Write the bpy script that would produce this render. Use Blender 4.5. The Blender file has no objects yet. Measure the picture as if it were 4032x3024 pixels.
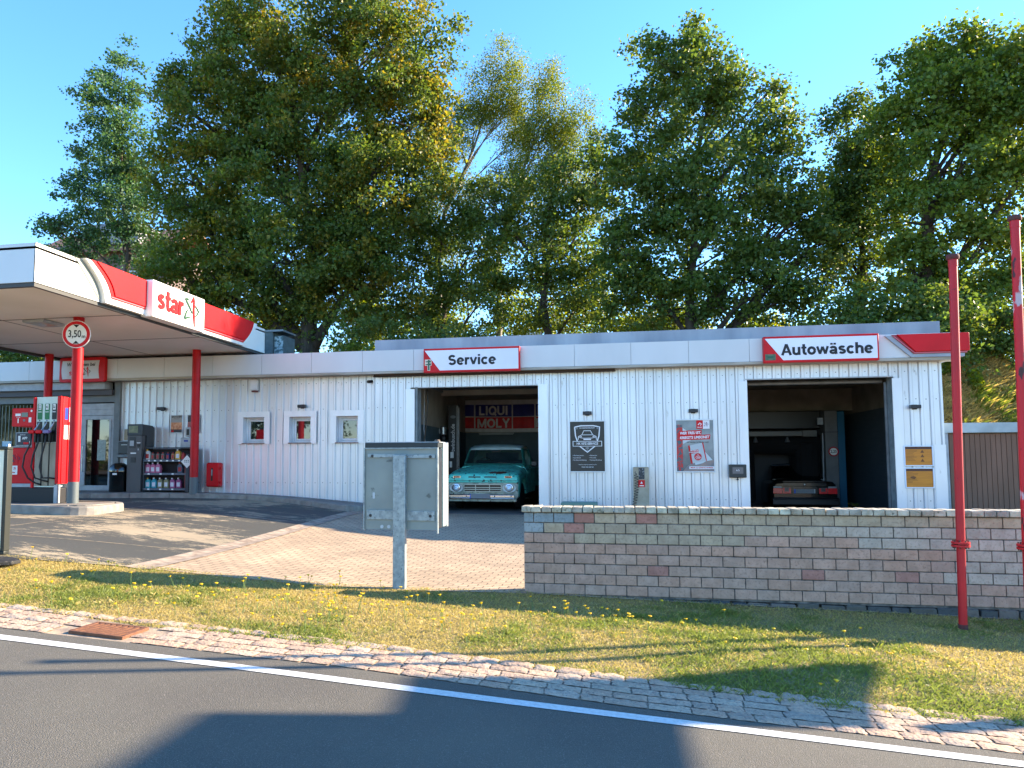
import bpy, math, random
import numpy as np
from mathutils import Vector, Matrix
random.seed(7); rng = np.random.default_rng(7)
S = bpy.context.scene
COL = S.collection
# ---------------------------------------------------------------- camera
cam = bpy.data.cameras.new('camera'); co = bpy.data.objects.new('camera', cam); COL.objects.link(co); S.camera = co
pit, rol, yaw = math.radians(4.2167), math.radians(-0.1229), math.radians(-11.1884)
fwd = Vector((math.sin(yaw)*math.cos(pit), math.cos(yaw)*math.cos(pit), math.sin(pit)))
rt = Vector((math.cos(yaw), -math.sin(yaw), 0)); up = rt.cross(fwd)
r2 = rt*math.cos(rol) + up*math.sin(rol); u2 = -rt*math.sin(rol) + up*math.cos(rol)
M = Matrix((r2, u2, -fwd)).transposed().to_4x4(); M.translation = Vector((0, 0, 1.5)); co.matrix_world = M
cam.sensor_width = 36; cam.lens = 36*2989/4032; cam.shift_x = 0.0503; cam.shift_y = 0.0209
cam.clip_start = 0.1; cam.clip_end = 2000
# ---------------------------------------------------------------- sky, sun, exposure
SUNV = Vector((2.12, 1.06, 1.0)).normalized()
elev = math.asin(SUNV.z); az = math.atan2(SUNV.x, SUNV.y)
W = bpy.data.worlds.new("World"); S.world = W; W.use_nodes = True
nt = W.node_tree; nt.nodes.clear()
sk = nt.nodes.new('ShaderNodeTexSky'); sk.sky_type = 'NISHITA'; sk.sun_disc = False
sk.sun_elevation = elev; sk.sun_rotation = az; sk.air_density = 1.0; sk.dust_density = 0.0; sk.ozone_density = 4.0; sk.altitude = 400
bg = nt.nodes.new('ShaderNodeBackground'); bg.inputs[1].default_value = 0.15
wo = nt.nodes.new('ShaderNodeOutputWorld'); hsv = nt.nodes.new('ShaderNodeHueSaturation'); hsv.inputs['Saturation'].default_value = 1.15; hsv.inputs['Hue'].default_value = .501; nt.links.new(sk.outputs[0], hsv.inputs['Color']); nt.links.new(hsv.outputs[0], bg.inputs[0]); nt.links.new(bg.outputs[0], wo.inputs[0])
sl = bpy.data.lights.new('sun', 'SUN'); sl.energy = 5.0; sl.angle = math.radians(0.6); sl.color = (1.0, 0.82, 0.60)
so = bpy.data.objects.new('sun', sl); COL.objects.link(so); so.rotation_euler = SUNV.to_track_quat('Z', 'Y').to_euler(); so.location = (20, 10, 20)
S.view_settings.view_transform = 'Standard'; S.view_settings.look = 'None'; S.view_settings.gamma = 1
S.view_settings.exposure = 1.95
S.render.engine = 'CYCLES'; S.cycles.max_bounces = 8; S.cycles.diffuse_bounces = 5; S.cycles.transparent_max_bounces = 6
# ---------------------------------------------------------------- helpers
def tag(o, label=None, cat=None, group=None, kind=None):
    if label: o['label'] = label
    if cat: o['category'] = cat
    if group: o['group'] = group
    if kind: o['kind'] = kind
    return o
def thing(name, label, cat, loc=(0, 0, 0), rz=0.0, group=None):
    o = bpy.data.objects.new(name, None); COL.objects.link(o); o.location = loc; o.rotation_euler = (0, 0, rz)
    o.empty_display_size = 0.2
    return tag(o, label, cat, group)
def lin(c): return tuple((v/12.92 if v <= .04045 else ((v+.055)/1.055)**2.4) for v in c)
class MB:
    def __init__(s): s.v = []; s.f = []; s.c = []; s.mi = []; s.m = 0; s.col = (1, 1, 1)
    def add(s, vs, fs):
        n = len(s.v); s.v += [tuple(v) for v in vs]
        for f in fs: s.f.append(tuple(n+i for i in f)); s.c.append(s.col); s.mi.append(s.m)
        return s
    def box(s, x0, x1, y0, y1, z0, z1, ch=0.0):
        if ch > 0:
            c = ch; V = []; 
            for z, k in ((z0, c), (z0+c, 0), (z1-c, 0), (z1, c)):
                V += [(x0+k+(0 if k else c), y0+k, z) if 0 else (x0+k, y0+k, z), (x1-k, y0+k, z), (x1-k, y1-k, z), (x0+k, y1-k, z)]
            F = [(3, 2, 1, 0), (12, 13, 14, 15)]
            for l in range(3):
                for i in range(4): F.append((l*4+i, l*4+(i+1) % 4, l*4+4+(i+1) % 4, l*4+4+i))
            return s.add(V, F)
        V = [(x0, y0, z0), (x1, y0, z0), (x1, y1, z0), (x0, y1, z0), (x0, y0, z1), (x1, y0, z1), (x1, y1, z1), (x0, y1, z1)]
        return s.add(V, [(3, 2, 1, 0), (4, 5, 6, 7), (0, 1, 5, 4), (1, 2, 6, 5), (2, 3, 7, 6), (3, 0, 4, 7)])
    def quad(s, a, b, c, d): return s.add([a, b, c, d], [(0, 1, 2, 3)])
    def tube(s, pts, r, n=8, caps=True, closed=False):
        pts = [Vector(p) for p in pts]; R = r if isinstance(r, (list, tuple)) else [r]*len(pts)
        base = len(s.v); prev = None; V = []
        for i, p in enumerate(pts):
            t = (pts[min(i+1, len(pts)-1)]-pts[max(i-1, 0)])
            if t.length < 1e-9: t = Vector((0, 0, 1))
            t.normalize()
            if prev is None:
                a = Vector((0, 0, 1)) if abs(t.z) < .9 else Vector((1, 0, 0)); u = t.cross(a).normalized()
            else: u = (prev-t*prev.dot(t)); u = u.normalized() if u.length > 1e-6 else t.orthogonal().normalized()
            prev = u; w = t.cross(u)
            for k in range(n):
                a = 2*math.pi*k/n; V.append(p+(u*math.cos(a)+w*math.sin(a))*R[i])
        F = []
        for i in range(len(pts)-1):
            for k in range(n): F.append((i*n+k, i*n+(k+1) % n, (i+1)*n+(k+1) % n, (i+1)*n+k))
        if caps: F.append(tuple(range(n-1, -1, -1))); F.append(tuple((len(pts)-1)*n+k for k in range(n)))
        return s.add(V, F)
    def cyl(s, p0, p1, r, n=16, r1=None): return s.tube([p0, p1], [r, r if r1 is None else r1], n)
    def prism(s, poly, ax, d0, d1):
        """poly: 2D points; ax 'y': (x,z) extruded in y; 'x': (y,z) in x; 'z': (x,y) in z"""
        def P(p, d): return (p[0], d, p[1]) if ax == 'y' else ((d, p[0], p[1]) if ax == 'x' else (p[0], p[1], d))
        n = len(poly); V = [P(p, d0) for p in poly]+[P(p, d1) for p in poly]
        F = [tuple(range(n)), tuple(range(2*n-1, n-1, -1))]+[(i, i+n, (i+1) % n+n, (i+1) % n) for i in range(n)]
        return s.add(V, F)
    def ribbon(s, pts, w, ax, d0, d1):
        """stroke of width w (or list) along 2D pts"""
        n = len(pts); L = []; R = []
        for i, p in enumerate(pts):
            a = pts[max(i-1, 0)]; b = pts[min(i+1, n-1)]; dx, dy = b[0]-a[0], b[1]-a[1]; l = math.hypot(dx, dy) or 1
            ww = (w[i] if isinstance(w, (list, tuple)) else w)/2
            L.append((p[0]-dy/l*ww, p[1]+dx/l*ww)); R.append((p[0]+dy/l*ww, p[1]-dx/l*ww))
        for i in range(n-1): s.prism([L[i], L[i+1], R[i+1], R[i]], ax, d0, d1)
        return s
    def lathe(s, prof, n=20, c=(0, 0, 0), ax='z'):
        V = []; m = len(prof)
        for r, z in prof:
            for k in range(n):
                a = 2*math.pi*k/n; x, y = r*math.cos(a), r*math.sin(a)
                V.append((c[0]+x, c[1]+y, c[2]+z) if ax == 'z' else ((c[0]+x, c[1]+z, c[2]+y)))
        F = []
        for i in range(m-1):
            for k in range(n): F.append((i*n+k, i*n+(k+1) % n, (i+1)*n+(k+1) % n, (i+1)*n+k))
        F.append(tuple(range(n-1, -1, -1))); F.append(tuple((m-1)*n+k for k in range(n)))
        return s.add(V, F)
    def build(s, name, mats, parent=None, smooth=False, bevel=0, loc=None, recalc=True):
        me = bpy.data.meshes.new(name); me.from_pydata(s.v, [], s.f)
        if not isinstance(mats, (list, tuple)): mats = [mats]
        for m in mats: me.materials.append(m)
        me.polygons.foreach_set('material_index', s.mi)
        if any(c != (1, 1, 1) for c in s.c):
            at = me.color_attributes.new('tint', 'FLOAT_COLOR', 'CORNER'); L = []
            for p, c in zip(me.polygons, s.c): L += [c[0], c[1], c[2], 1.0]*p.loop_total
            at.data.foreach_set('color', L)
        if recalc:
            import bmesh
            bm = bmesh.new(); bm.from_mesh(me); bmesh.ops.recalc_face_normals(bm, faces=bm.faces); bm.to_mesh(me); bm.free()
        if smooth: me.polygons.foreach_set('use_smooth', [True]*len(me.polygons))
        me.update(); o = bpy.data.objects.new(name, me); COL.objects.link(o)
        if parent is not None: o.parent = parent
        if loc: o.location = loc
        if bevel:
            b = o.modifiers.new('bevel', 'BEVEL'); b.width = bevel; b.segments = 2; b.limit_method = 'ANGLE'; b.angle_limit = math.radians(40)
        if smooth == 'auto' or bevel:
            try:
                me.polygons.foreach_set('use_smooth', [True]*len(me.polygons)); me.set_sharp_from_angle(angle=math.radians(35))
            except Exception: pass
        return o
def shift(mb, d): mb.v = [(v[0]+d[0], v[1]+d[1], v[2]+d[2]) for v in mb.v]; return mb
def copy_tree(o, parent=None):
    c = o.copy(); COL.objects.link(c)
    if parent is not None: c.parent = parent
    for ch in list(o.children): copy_tree(ch, c)
    return c
# ---------------------------------------------------------------- materials
MATS = {}
def mat(name, c, r=.5, m=0.0, c2=None, ns=4.0, bump=0.0, bs=60.0, spec=.5, stretch=(1, 1, 1), det=5, lo=.35, hi=.65, tint=False, coat=0.0, emis=0.0, c3=None, ns3=30.0, lo3=.55, hi3=.62):
    """procedural material; colours are sRGB 0..1"""
    if name in MATS: return MATS[name]
    M_ = bpy.data.materials.new(name); M_.use_nodes = True; t = M_.node_tree; N = t.nodes; L = t.links
    b = N['Principled BSDF']; c = lin(c)+(1,)
    b.inputs['Base Color'].default_value = c; b.inputs['Roughness'].default_value = r; b.inputs['Metallic'].default_value = m
    b.inputs['Specular IOR Level'].default_value = spec; b.inputs['Coat Weight'].default_value = coat
    if emis: b.inputs['Emission Color'].default_value = c; b.inputs['Emission Strength'].default_value = emis
    out = None
    if c2 or bump or c3:
        tc = N.new('ShaderNodeTexCoord'); mp = N.new('ShaderNodeMapping'); mp.inputs['Scale'].default_value = stretch; L.new(tc.outputs['Object'], mp.inputs[0])
    if c2:
        n = N.new('ShaderNodeTexNoise'); n.inputs['Scale'].default_value = ns; n.inputs['Detail'].default_value = det; L.new(mp.outputs[0], n.inputs['Vector'])
        rp = N.new('ShaderNodeMapRange'); rp.inputs[1].default_value = lo; rp.inputs[2].default_value = hi; L.new(n.outputs[0], rp.inputs[0])
        mx = N.new('ShaderNodeMix'); mx.data_type = 'RGBA'; mx.inputs[6].default_value = c; mx.inputs[7].default_value = lin(c2)+(1,); L.new(rp.outputs[0], mx.inputs[0]); out = mx.outputs[2]
    if c3:
        n = N.new('ShaderNodeTexNoise'); n.inputs['Scale'].default_value = ns3; n.inputs['Detail'].default_value = 6; L.new(mp.outputs[0], n.inputs['Vector'])
        rp = N.new('ShaderNodeMapRange'); rp.inputs[1].default_value = lo3; rp.inputs[2].default_value = hi3; L.new(n.outputs[0], rp.inputs[0])
        mx = N.new('ShaderNodeMix'); mx.data_type = 'RGBA'; mx.inputs[7].default_value = lin(c3)+(1,); L.new(rp.outputs[0], mx.inputs[0])
        if out: L.new(out, mx.inputs[6])
        else: mx.inputs[6].default_value = c
        out = mx.outputs[2]
    if tint:
        a = N.new('ShaderNodeAttribute'); a.attribute_name = 'tint'; mx = N.new('ShaderNodeMix'); mx.data_type = 'RGBA'; mx.blend_type = 'MULTIPLY'; mx.inputs[0].default_value = 1
        if out: L.new(out, mx.inputs[6])
        else: mx.inputs[6].default_value = c
        L.new(a.outputs['Color'], mx.inputs[7]); out = mx.outputs[2]
    if out: L.new(out, b.inputs['Base Color'])
    if bump:
        n = N.new('ShaderNodeTexNoise'); n.inputs['Scale'].default_value = bs; n.inputs['Detail'].default_value = 4; L.new(mp.outputs[0], n.inputs['Vector'])
        bp = N.new('ShaderNodeBump'); bp.inputs['Strength'].default_value = min(bump, 1); bp.inputs['Distance'].default_value = .01; L.new(n.outputs[0], bp.inputs['Height']); L.new(bp.outputs[0], b.inputs['Normal'])
    MATS[name] = M_; return M_
white_clad = mat('white_cladding', (.88, .89, .90), .36, .4, c2=(.81, .82, .83), ns=1.2, bump=.05, bs=40, c3=(.62, .62, .62), ns3=9, lo3=.68, hi3=.8, stretch=(1, 1, .35))
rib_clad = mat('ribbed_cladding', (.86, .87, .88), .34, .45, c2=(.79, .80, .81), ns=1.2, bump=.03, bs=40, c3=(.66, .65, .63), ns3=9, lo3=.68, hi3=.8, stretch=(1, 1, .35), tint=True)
white_paint = mat('white_paint', (.88, .88, .88), .4, c2=(.80, .81, .82), ns=3)
fascia_m = mat('fascia_metal', (.82, .83, .82), .3, .0, c2=(.78, .79, .78), ns=.8, stretch=(1, 1, .4))
parapet_m = mat('parapet_metal', (.62, .64, .67), .38, .3, c2=(.50, .52, .56), ns=1.6, stretch=(1, 1, .25), bump=.04, bs=30)
red_m = mat('red_plastic', (.82, .015, .09), .42, c2=(.76, .01, .07), ns=2, spec=.3)
red_paint = mat('red_paint', (.74, .02, .07), .5, c2=(.66, .015, .06), ns=3, spec=.3)
dark_m = mat('dark_metal', (.16, .17, .19), .4, .2, c2=(.12, .13, .15), ns=8)
black_m = mat('black_plastic', (.04, .04, .045), .3)
grey_m = mat('grey_metal', (.45, .47, .48), .4, .3, c2=(.38, .40, .41), ns=6)
lgrey_m = mat('light_grey_paint', (.66, .68, .69), .45, c2=(.58, .60, .61), ns=6)
steel_m = mat('steel', (.65, .66, .67), .3, .9, c2=(.55, .56, .57), ns=8)
chrome_m = mat('chrome', (.80, .82, .85), .12, 1.0)
glass_dark = mat('dark_glass', (.035, .04, .045), .03, 0, spec=1.0)
ink_m = mat('black_ink', (.06, .07, .08), .5)
paper_m = mat('white_print', (.90, .90, .88), .35)
green_m = mat('green_print', (.02, .42, .22), .35)
blue_m = mat('blue_print', (.10, .22, .58), .35)
rubber_m = mat('rubber', (.06, .06, .06), .6)
conc_m = mat('kerb_concrete', (.60, .575, .53), .85, c2=(.47, .45, .41), ns=5, bump=.5, bs=90, c3=(.30, .29, .27), ns3=7, lo3=.62, hi3=.75)
# text as mesh
def text(name, s, size, loc, mt, parent, rot=(math.pi/2, 0, 0), ext=.002, bold=0.0, shear=0.0, align='CENTER', sx=1.0, spacing=1.0):
    cu = bpy.data.curves.new(name, 'FONT'); cu.body = s; cu.size = size; cu.extrude = ext; cu.offset = bold; cu.shear = shear
    cu.align_x = align; cu.align_y = 'CENTER'; cu.space_character = spacing; cu.resolution_u = 3
    t = bpy.data.objects.new(name, cu); COL.objects.link(t)
    dg = bpy.context.evaluated_depsgraph_get(); me = bpy.data.meshes.new_from_object(t.evaluated_get(dg)); bpy.data.objects.remove(t); bpy.data.curves.remove(cu)
    me.materials.clear(); me.materials.append(mt); me.name = name
    o = bpy.data.objects.new(name, me); COL.objects.link(o); o.parent = parent; o.location = loc; o.rotation_euler = rot; o.scale = (sx, 1, 1)
    return o
# ---------------------------------------------------------------- ground heights (thin-plate through surveyed points)
CP = [(-6.6,6.3,.185),(-4,6.2,.03),(-2,6.1,-.09),(0,5.9,-.21),(2.5,5.6,-.36),(6,4.9,-.57),(-12,7.2,.5),(-20,9,.9),(-2.2,7.6,-.08),(-4.5,7.6,.07),(1.5,7.6,-.24),(4,7.6,-.36),
(-1.1,9.5,-.13),(1.5,9.5,-.2),(4.5,9.5,-.26),(8,9.5,-.34),(14,9.5,-.5),(-1.1,10,-.12),(-3.4,13,.03),(-1.5,18.75,.18),(3,18.75,.12),(7.5,18.75,.02),(14,18.75,.0),(3,13,-.02),(8,13,-.08),
(-5,18.75,.22),(-6.1,17.3,.33),(-8.8,17.2,.53),(-10.6,17.9,.57),(-14,17.6,.58),(-20,17,.7),(-9.7,13,.5),(-11,12.5,.52),(-14,13,.58),(-20,13,.75),
(-8,8.5,.38),(-12,9.6,.56),(-6.3,8.4,.22),(-6.5,9.6,.23),(-2.6,9.0,-.08),(-4.3,9.0,.04),(-3.5,27,.2),(5,27,.05),(-12,27,.6),(-20,27,.6),(14,27,.0)]
CP = np.array(CP, float); _n = len(CP)
def _k(r): return np.where(r > 1e-12, .5*r*np.log(np.maximum(r, 1e-12)), 0)
_P = np.c_[np.ones(_n), CP[:, :2]]
_K = _k(((CP[:, None, :2]-CP[None, :, :2])**2).sum(-1))+np.eye(_n)*.6
_W = np.linalg.solve(np.block([[_K, _P], [_P.T, np.zeros((3, 3))]]), np.r_[CP[:, 2], 0, 0, 0])
def H(x, y):
    x = np.asarray(x, float); y = np.asarray(y, float)
    q = (x[..., None]-CP[:, 0])**2+(y[..., None]-CP[:, 1])**2
    return (_k(q)*_W[:_n]).sum(-1)+_W[_n]+_W[_n+1]*x+_W[_n+2]*y
def HR(x, y): return -.235-.06*np.asarray(x, float)+0*np.asarray(y, float)
def strip(name, A, B, nu, nv, mt, zf, dz=0.0, kind='structure', zA=None):
    """sheet between polylines A and B (world xy)"""
    def rs(P, n):
        P = np.array(P, float); d = np.r_[0, np.cumsum(np.hypot(*np.diff(P[:, :2], axis=0).T))]; t = np.linspace(0, d[-1], n)
        return np.c_[np.interp(t, d, P[:, 0]), np.interp(t, d, P[:, 1])]
    a = rs(A, nu+1); b = rs(B, nu+1); V = []
    for j in range(nv+1):
        t = j/nv; p = a*(1-t)+b*t; z = zf(p[:, 0], p[:, 1])+dz
        if zA: z = z*1.0+zA(p[:, 0], p[:, 1], t)
        V += list(zip(p[:, 0], p[:, 1], z))
    F = [(j*(nu+1)+i, j*(nu+1)+i+1, (j+1)*(nu+1)+i+1, (j+1)*(nu+1)+i) for j in range(nv) for i in range(nu)]
    mb = MB(); mb.add(V, F); o = mb.build(name, mt, recalc=False)
    if kind: o['kind'] = kind
    return o
# ---------------------------------------------------------------- heavy grotesque lettering drawn with strokes
def _arc(cx, cy, rx, ry, a0, a1, n=14): return [(cx+rx*math.cos(math.radians(a0+(a1-a0)*i/n)), cy+ry*math.sin(math.radians(a0+(a1-a0)*i/n))) for i in range(n+1)]
GL = {
'S': (.58, [(_arc(.29, .515, .175, .135, 25, 180, 10)+_arc(.29, .50, .175, .125, 190, 265, 5)+_arc(.29, .235, .185, .135, 80, 0, 6)+_arc(.29, .21, .185, .14, -5, -160, 10), 1)]),
'e': (.50, [(_arc(.25, .265, .175, .20, 0, 318, 22), 1), ([(.10, .265), (.40, .265)], .6)]),
'r': (.35, [([(.10, 0), (.10, .53)], 1), ([(.11, .28), (.14, .40), (.21, .455), (.33, .45)], .95)]),
'v': (.46, [([(.045, .53), (.23, .03)], .95), ([(.23, .03), (.415, .53)], .95)]),
'i': (.24, [([(.12, 0), (.12, .53)], 1), ([(.12, .61), (.12, .73)], 1)]),
'c': (.47, [(_arc(.25, .265, .175, .20, 42, 318, 20), 1)]),
'A': (.62, [([(.06, 0), (.31, .73)], .95), ([(.31, .73), (.56, 0)], .95), ([(.17, .22), (.45, .22)], .75)]),
'u': (.52, [([(.42, 0), (.42, .53)], 1), ([(.10, .53), (.10, .22)]+_arc(.25, .20, .15, .135, 180, 300, 8)+[(.40, .14)], 1)]),
't': (.34, [([(.16, .70), (.16, .18), (.19, .09), (.26, .065), (.32, .07)], 1), ([(.02, .47), (.32, .47)], .75)]),
'o': (.52, [(_arc(.26, .265, .18, .20, 0, 360, 26), 1)]),
'w': (.72, [([(.05, .53), (.20, .03)], .88), ([(.20, .03), (.36, .50)], .88), ([(.36, .50), (.52, .03)], .88), ([(.52, .03), (.67, .53)], .88)]),
'a': (.50, [([(.39, .36), (.39, .12), (.42, 0)], 1), (_arc(.24, .355, .15, .105, 165, 0, 9), .95), (_arc(.23, .155, .15, .09, 60, 330, 14)+[(.38, .18)], .85), ([(.26, .245), (.40, .28)], .7)]),
's': (.47, [(_arc(.235, .38, .14, .09, 25, 180, 8)+_arc(.235, .365, .14, .075, 195, 265, 4)+_arc(.235, .175, .15, .085, 80, 0, 5)+_arc(.235, .15, .15, .085, -5, -160, 8), .9)]),
'h': (.52, [([(.10, 0), (.10, .73)], 1), ([(.12, .33)]+_arc(.26, .33, .155, .135, 150, 0, 8)+[(.42, 0)], 1)]),
'L': (.54, [([(.11, 0), (.11, .73)], 1), ([(.11, .07), (.50, .07)], .95)]),
'I': (.26, [([(.13, 0), (.13, .73)], 1)]),
'O': (.72, [(_arc(.36, .365, .265, .295, 0, 360, 30), 1)]),
'Q': (.72, [(_arc(.36, .365, .265, .295, 0, 360, 30), 1), ([(.42, .22), (.66, -.02)], .9)]),
'U': (.66, [([(.10, .73), (.10, .27)]+_arc(.33, .27, .23, .20, 180, 360, 12)+[(.56, .73)], 1)]),
'M': (.80, [([(.10, 0), (.10, .73)], 1), ([(.70, 0), (.70, .73)], 1), ([(.12, .71), (.40, .06)], .9), ([(.40, .06), (.68, .71)], .9)]),
'Y': (.62, [([(.06, .73), (.31, .33)], .95), ([(.56, .73), (.31, .33)], .95), ([(.31, .38), (.31, 0)], 1)]),
}
GL['ä'] = (.50, GL['a'][1]+[([(.15, .61), (.15, .73)], .9), ([(.34, .61), (.34, .73)], .9)])
def gtext(name, s, size, loc, mt, parent, rz=0.0, ext=.004, w=.15, sx=1.0, shear=0.0, track=.02, fit=None):
    tot = sum(GL[c][0]+track for c in s)-track; sx = fit/(tot*size) if fit else sx; x = -tot/2; mb = MB(); k = 0
    for c in s:
        adv, st = GL[c]
        for P, f in st:
            k += 1; P2 = [((x+p[0]+shear*p[1])*size*sx, (p[1]-.36)*size) for p in P]
            mb.ribbon(P2, w*f*size, 'y', -ext-.0004*(k % 4), 0)
        x += adv+track
    o = mb.build(name, mt, parent); o.location = loc; o.rotation_euler = (0, 0, rz); return o
# ================================================================ GROUND
def wear_mat():
    M_ = bpy.data.materials.new('worn_asphalt'); M_.use_nodes = True; t = M_.node_tree; N = t.nodes; L = t.links; b = N['Principled BSDF']
    tc = N.new('ShaderNodeTexCoord'); 
    def noise(sc, det, st=(1, 1, 1), rough=.6, off=(0, 0, 0)):
        mp = N.new('ShaderNodeMapping'); mp.inputs['Scale'].default_value = st; mp.inputs['Location'].default_value = off; L.new(tc.outputs['Object'], mp.inputs[0])
        n = N.new('ShaderNodeTexNoise'); n.inputs['Scale'].default_value = sc; n.inputs['Detail'].default_value = det; n.inputs['Roughness'].default_value = rough; L.new(mp.outputs[0], n.inputs['Vector']); return n
    def rng_(s, a, c): r = N.new('ShaderNodeMapRange'); r.inputs[1].default_value = a; r.inputs[2].default_value = c; L.new(s, r.inputs[0]); return r.outputs[0]
    def mix(f, a, c):
        m = N.new('ShaderNodeMix'); m.data_type = 'RGBA'
        (L.new(f, m.inputs[0]) if not isinstance(f, float) else setattr(m.inputs[0], 'default_value', f))
        for k, v in ((6, a), (7, c)):
            if isinstance(v, tuple): m.inputs[k].default_value = lin(v)+(1,)
            else: L.new(v, m.inputs[k])
        return m.outputs[2]
    base = mix(rng_(noise(140, 2).outputs[0], .4, .75), (.215, .22, .20), (.33, .33, .30))
    b1 = noise(.35, 3, (.8, 1.3, 1), .5, (8.3, 1.1, 0)).outputs[0]; b2 = noise(3.6, 15, (.45, 1.25, 1), .88, (1.7, 3.1, 0)).outputs[0]; am = N.new('ShaderNodeMath'); am.operation = 'MULTIPLY_ADD'; L.new(b1, am.inputs[0]); am.inputs[1].default_value = .75; L.new(b2, am.inputs[2]); big = am.outputs[0]
    c = mix(rng_(big, .925, .932), base, (.64, .58, .47))
    c = mix(rng_(noise(.25, 3).outputs[0], .3, .7), c, mix(.35, c, (.2, .2, .2)))
    L.new(c, b.inputs['Base Color']); b.inputs['Roughness'].default_value = .85
    bp = N.new('ShaderNodeBump'); bp.inputs['Distance'].default_value = .004; bp.inputs['Strength'].default_value = .6; L.new(noise(160, 2).outputs[0], bp.inputs['Height']); L.new(bp.outputs[0], b.inputs['Normal'])
    return M_
def paver_mat():
    M_ = bpy.data.materials.new('concrete_pavers'); M_.use_nodes = True; t = M_.node_tree; N = t.nodes; L = t.links; b = N['Principled BSDF']
    tc = N.new('ShaderNodeTexCoord'); mp = N.new('ShaderNodeMapping'); mp.inputs['Rotation'].default_value = (0, 0, .05); L.new(tc.outputs['Object'], mp.inputs[0])
    nz = N.new('ShaderNodeTexNoise'); nz.inputs['Scale'].default_value = 14; L.new(mp.outputs[0], nz.inputs['Vector'])
    ad = N.new('ShaderNodeVectorMath'); ad.operation = 'MULTIPLY_ADD'; L.new(nz.outputs['Color'], ad.inputs[0]); ad.inputs[1].default_value = (.035, .035, 0); L.new(mp.outputs[0], ad.inputs[2])
    br = N.new('ShaderNodeTexBrick'); br.inputs['Scale'].default_value = 1; br.inputs['Brick Width'].default_value = .2; br.inputs['Row Height'].default_value = .12; br.inputs['Mortar Size'].default_value = .009; br.inputs['Mortar Smooth'].default_value = .4; br.offset = .5
    br.inputs['Color1'].default_value = lin((.70, .61, .50))+(1,); br.inputs['Color2'].default_value = lin((.63, .55, .45))+(1,); br.inputs['Mortar'].default_value = lin((.42, .36, .29))+(1,); L.new(ad.outputs[0], br.inputs['Vector'])
    n2 = N.new('ShaderNodeTexNoise'); n2.inputs['Scale'].default_value = .8; n2.inputs['Detail'].default_value = 8; L.new(mp.outputs[0], n2.inputs['Vector'])
    mr = N.new('ShaderNodeMapRange'); mr.inputs[1].default_value = .35; mr.inputs[2].default_value = .7; mr.inputs[3].default_value = .82; mr.inputs[4].default_value = 1.12; L.new(n2.outputs[0], mr.inputs[0])
    mx = N.new('ShaderNodeVectorMath'); mx.operation = 'SCALE'; L.new(br.outputs['Color'], mx.inputs[0]); L.new(mr.outputs[0], mx.inputs['Scale']); L.new(mx.outputs[0], b.inputs['Base Color'])
    b.inputs['Roughness'].default_value = .9
    iv = N.new('ShaderNodeMath'); iv.operation = 'SUBTRACT'; iv.inputs[0].default_value = 1; L.new(br.outputs['Fac'], iv.inputs[1])
    bp = N.new('ShaderNodeBump'); bp.inputs['Distance'].default_value = .008; L.new(iv.outputs[0], bp.inputs['Height']); L.new(bp.outputs[0], b.inputs['Normal'])
    return M_
asph = mat('road_asphalt', (.36, .345, .30), .88, c2=(.315, .30, .265), ns=.7, bump=.8, bs=130, c3=(.50, .475, .44), ns3=150, lo3=.55, hi3=.68)
soil_m = mat('soil_thatch', (.60, .52, .36), .95, c2=(.44, .41, .26), ns=1.3, bump=.8, bs=50, c3=(.52, .44, .28), ns3=18, lo3=.5, hi3=.65)
line_m = mat('road_paint', (.86, .86, .84), .6, c2=(.78, .78, .76), ns=30, c3=(.45, .45, .44), ns3=60, lo3=.66, hi3=.75, bump=.4, bs=120)
mortar_m = mat('sett_mortar', (.70, .61, .50), .95, c2=(.48, .43, .38), ns=6, bump=.6, bs=60)
# far terrain (reaches the horizon) with the bank behind the building
def smooth(t): t = np.clip(t, 0, 1); return t*t*(3-2*t)
def TER(x, y):
    x = np.asarray(x, float); y = np.asarray(y, float)
    h = H(np.clip(x, -20, 14), np.clip(y, 5.8, 27)); r = HR(np.clip(x, -20, 14), 0)
    w = smooth((y-5.8)/.6); z = r*(1-w)+h*w-.07
    s = smooth((x-7.4)/.3); y0 = 27*(1-s)+24.0*s
    bank = smooth((y-y0)/6.5)*(4.9+.9*s-1.3*s*smooth((x-11.5)/4))+np.clip((y-y0-5)/30, 0, 1)*2.0
    z = z+bank
    z = z+np.where(y > y0, .25*np.sin(x*1.3+y*.7)*np.sin(y*.9-x*.35)*smooth((y-y0)/3), 0)
    return z
gx = np.r_[-900, -300, -120, -60, np.linspace(-32, 32, 86), 60, 120, 300, 900]
gy = np.r_[-400, -120, -40, -15, np.linspace(-6, 5, 8), np.linspace(5.6, 50, 104), 70, 120, 300, 900]
X, Y = np.meshgrid(gx, gy); Z = TER(X, Y); 
V = np.c_[X.ravel(), Y.ravel(), Z.ravel()]; nx = len(gx)
F = [(j*nx+i, j*nx+i+1, (j+1)*nx+i+1, (j+1)*nx+i) for j in range(len(gy)-1) for i in range(nx-1)]
bank_m = mat('dry_bank_soil', (.52, .41, .24), .95, c2=(.34, .29, .15), ns=.9, bump=1, bs=8, c3=(.55, .44, .25), ns3=5, lo3=.52, hi3=.66)
mb = MB(); mb.add(V, F); terr = mb.build('terrain', bank_m, smooth=True, recalc=False); terr['kind'] = 'structure'
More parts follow.
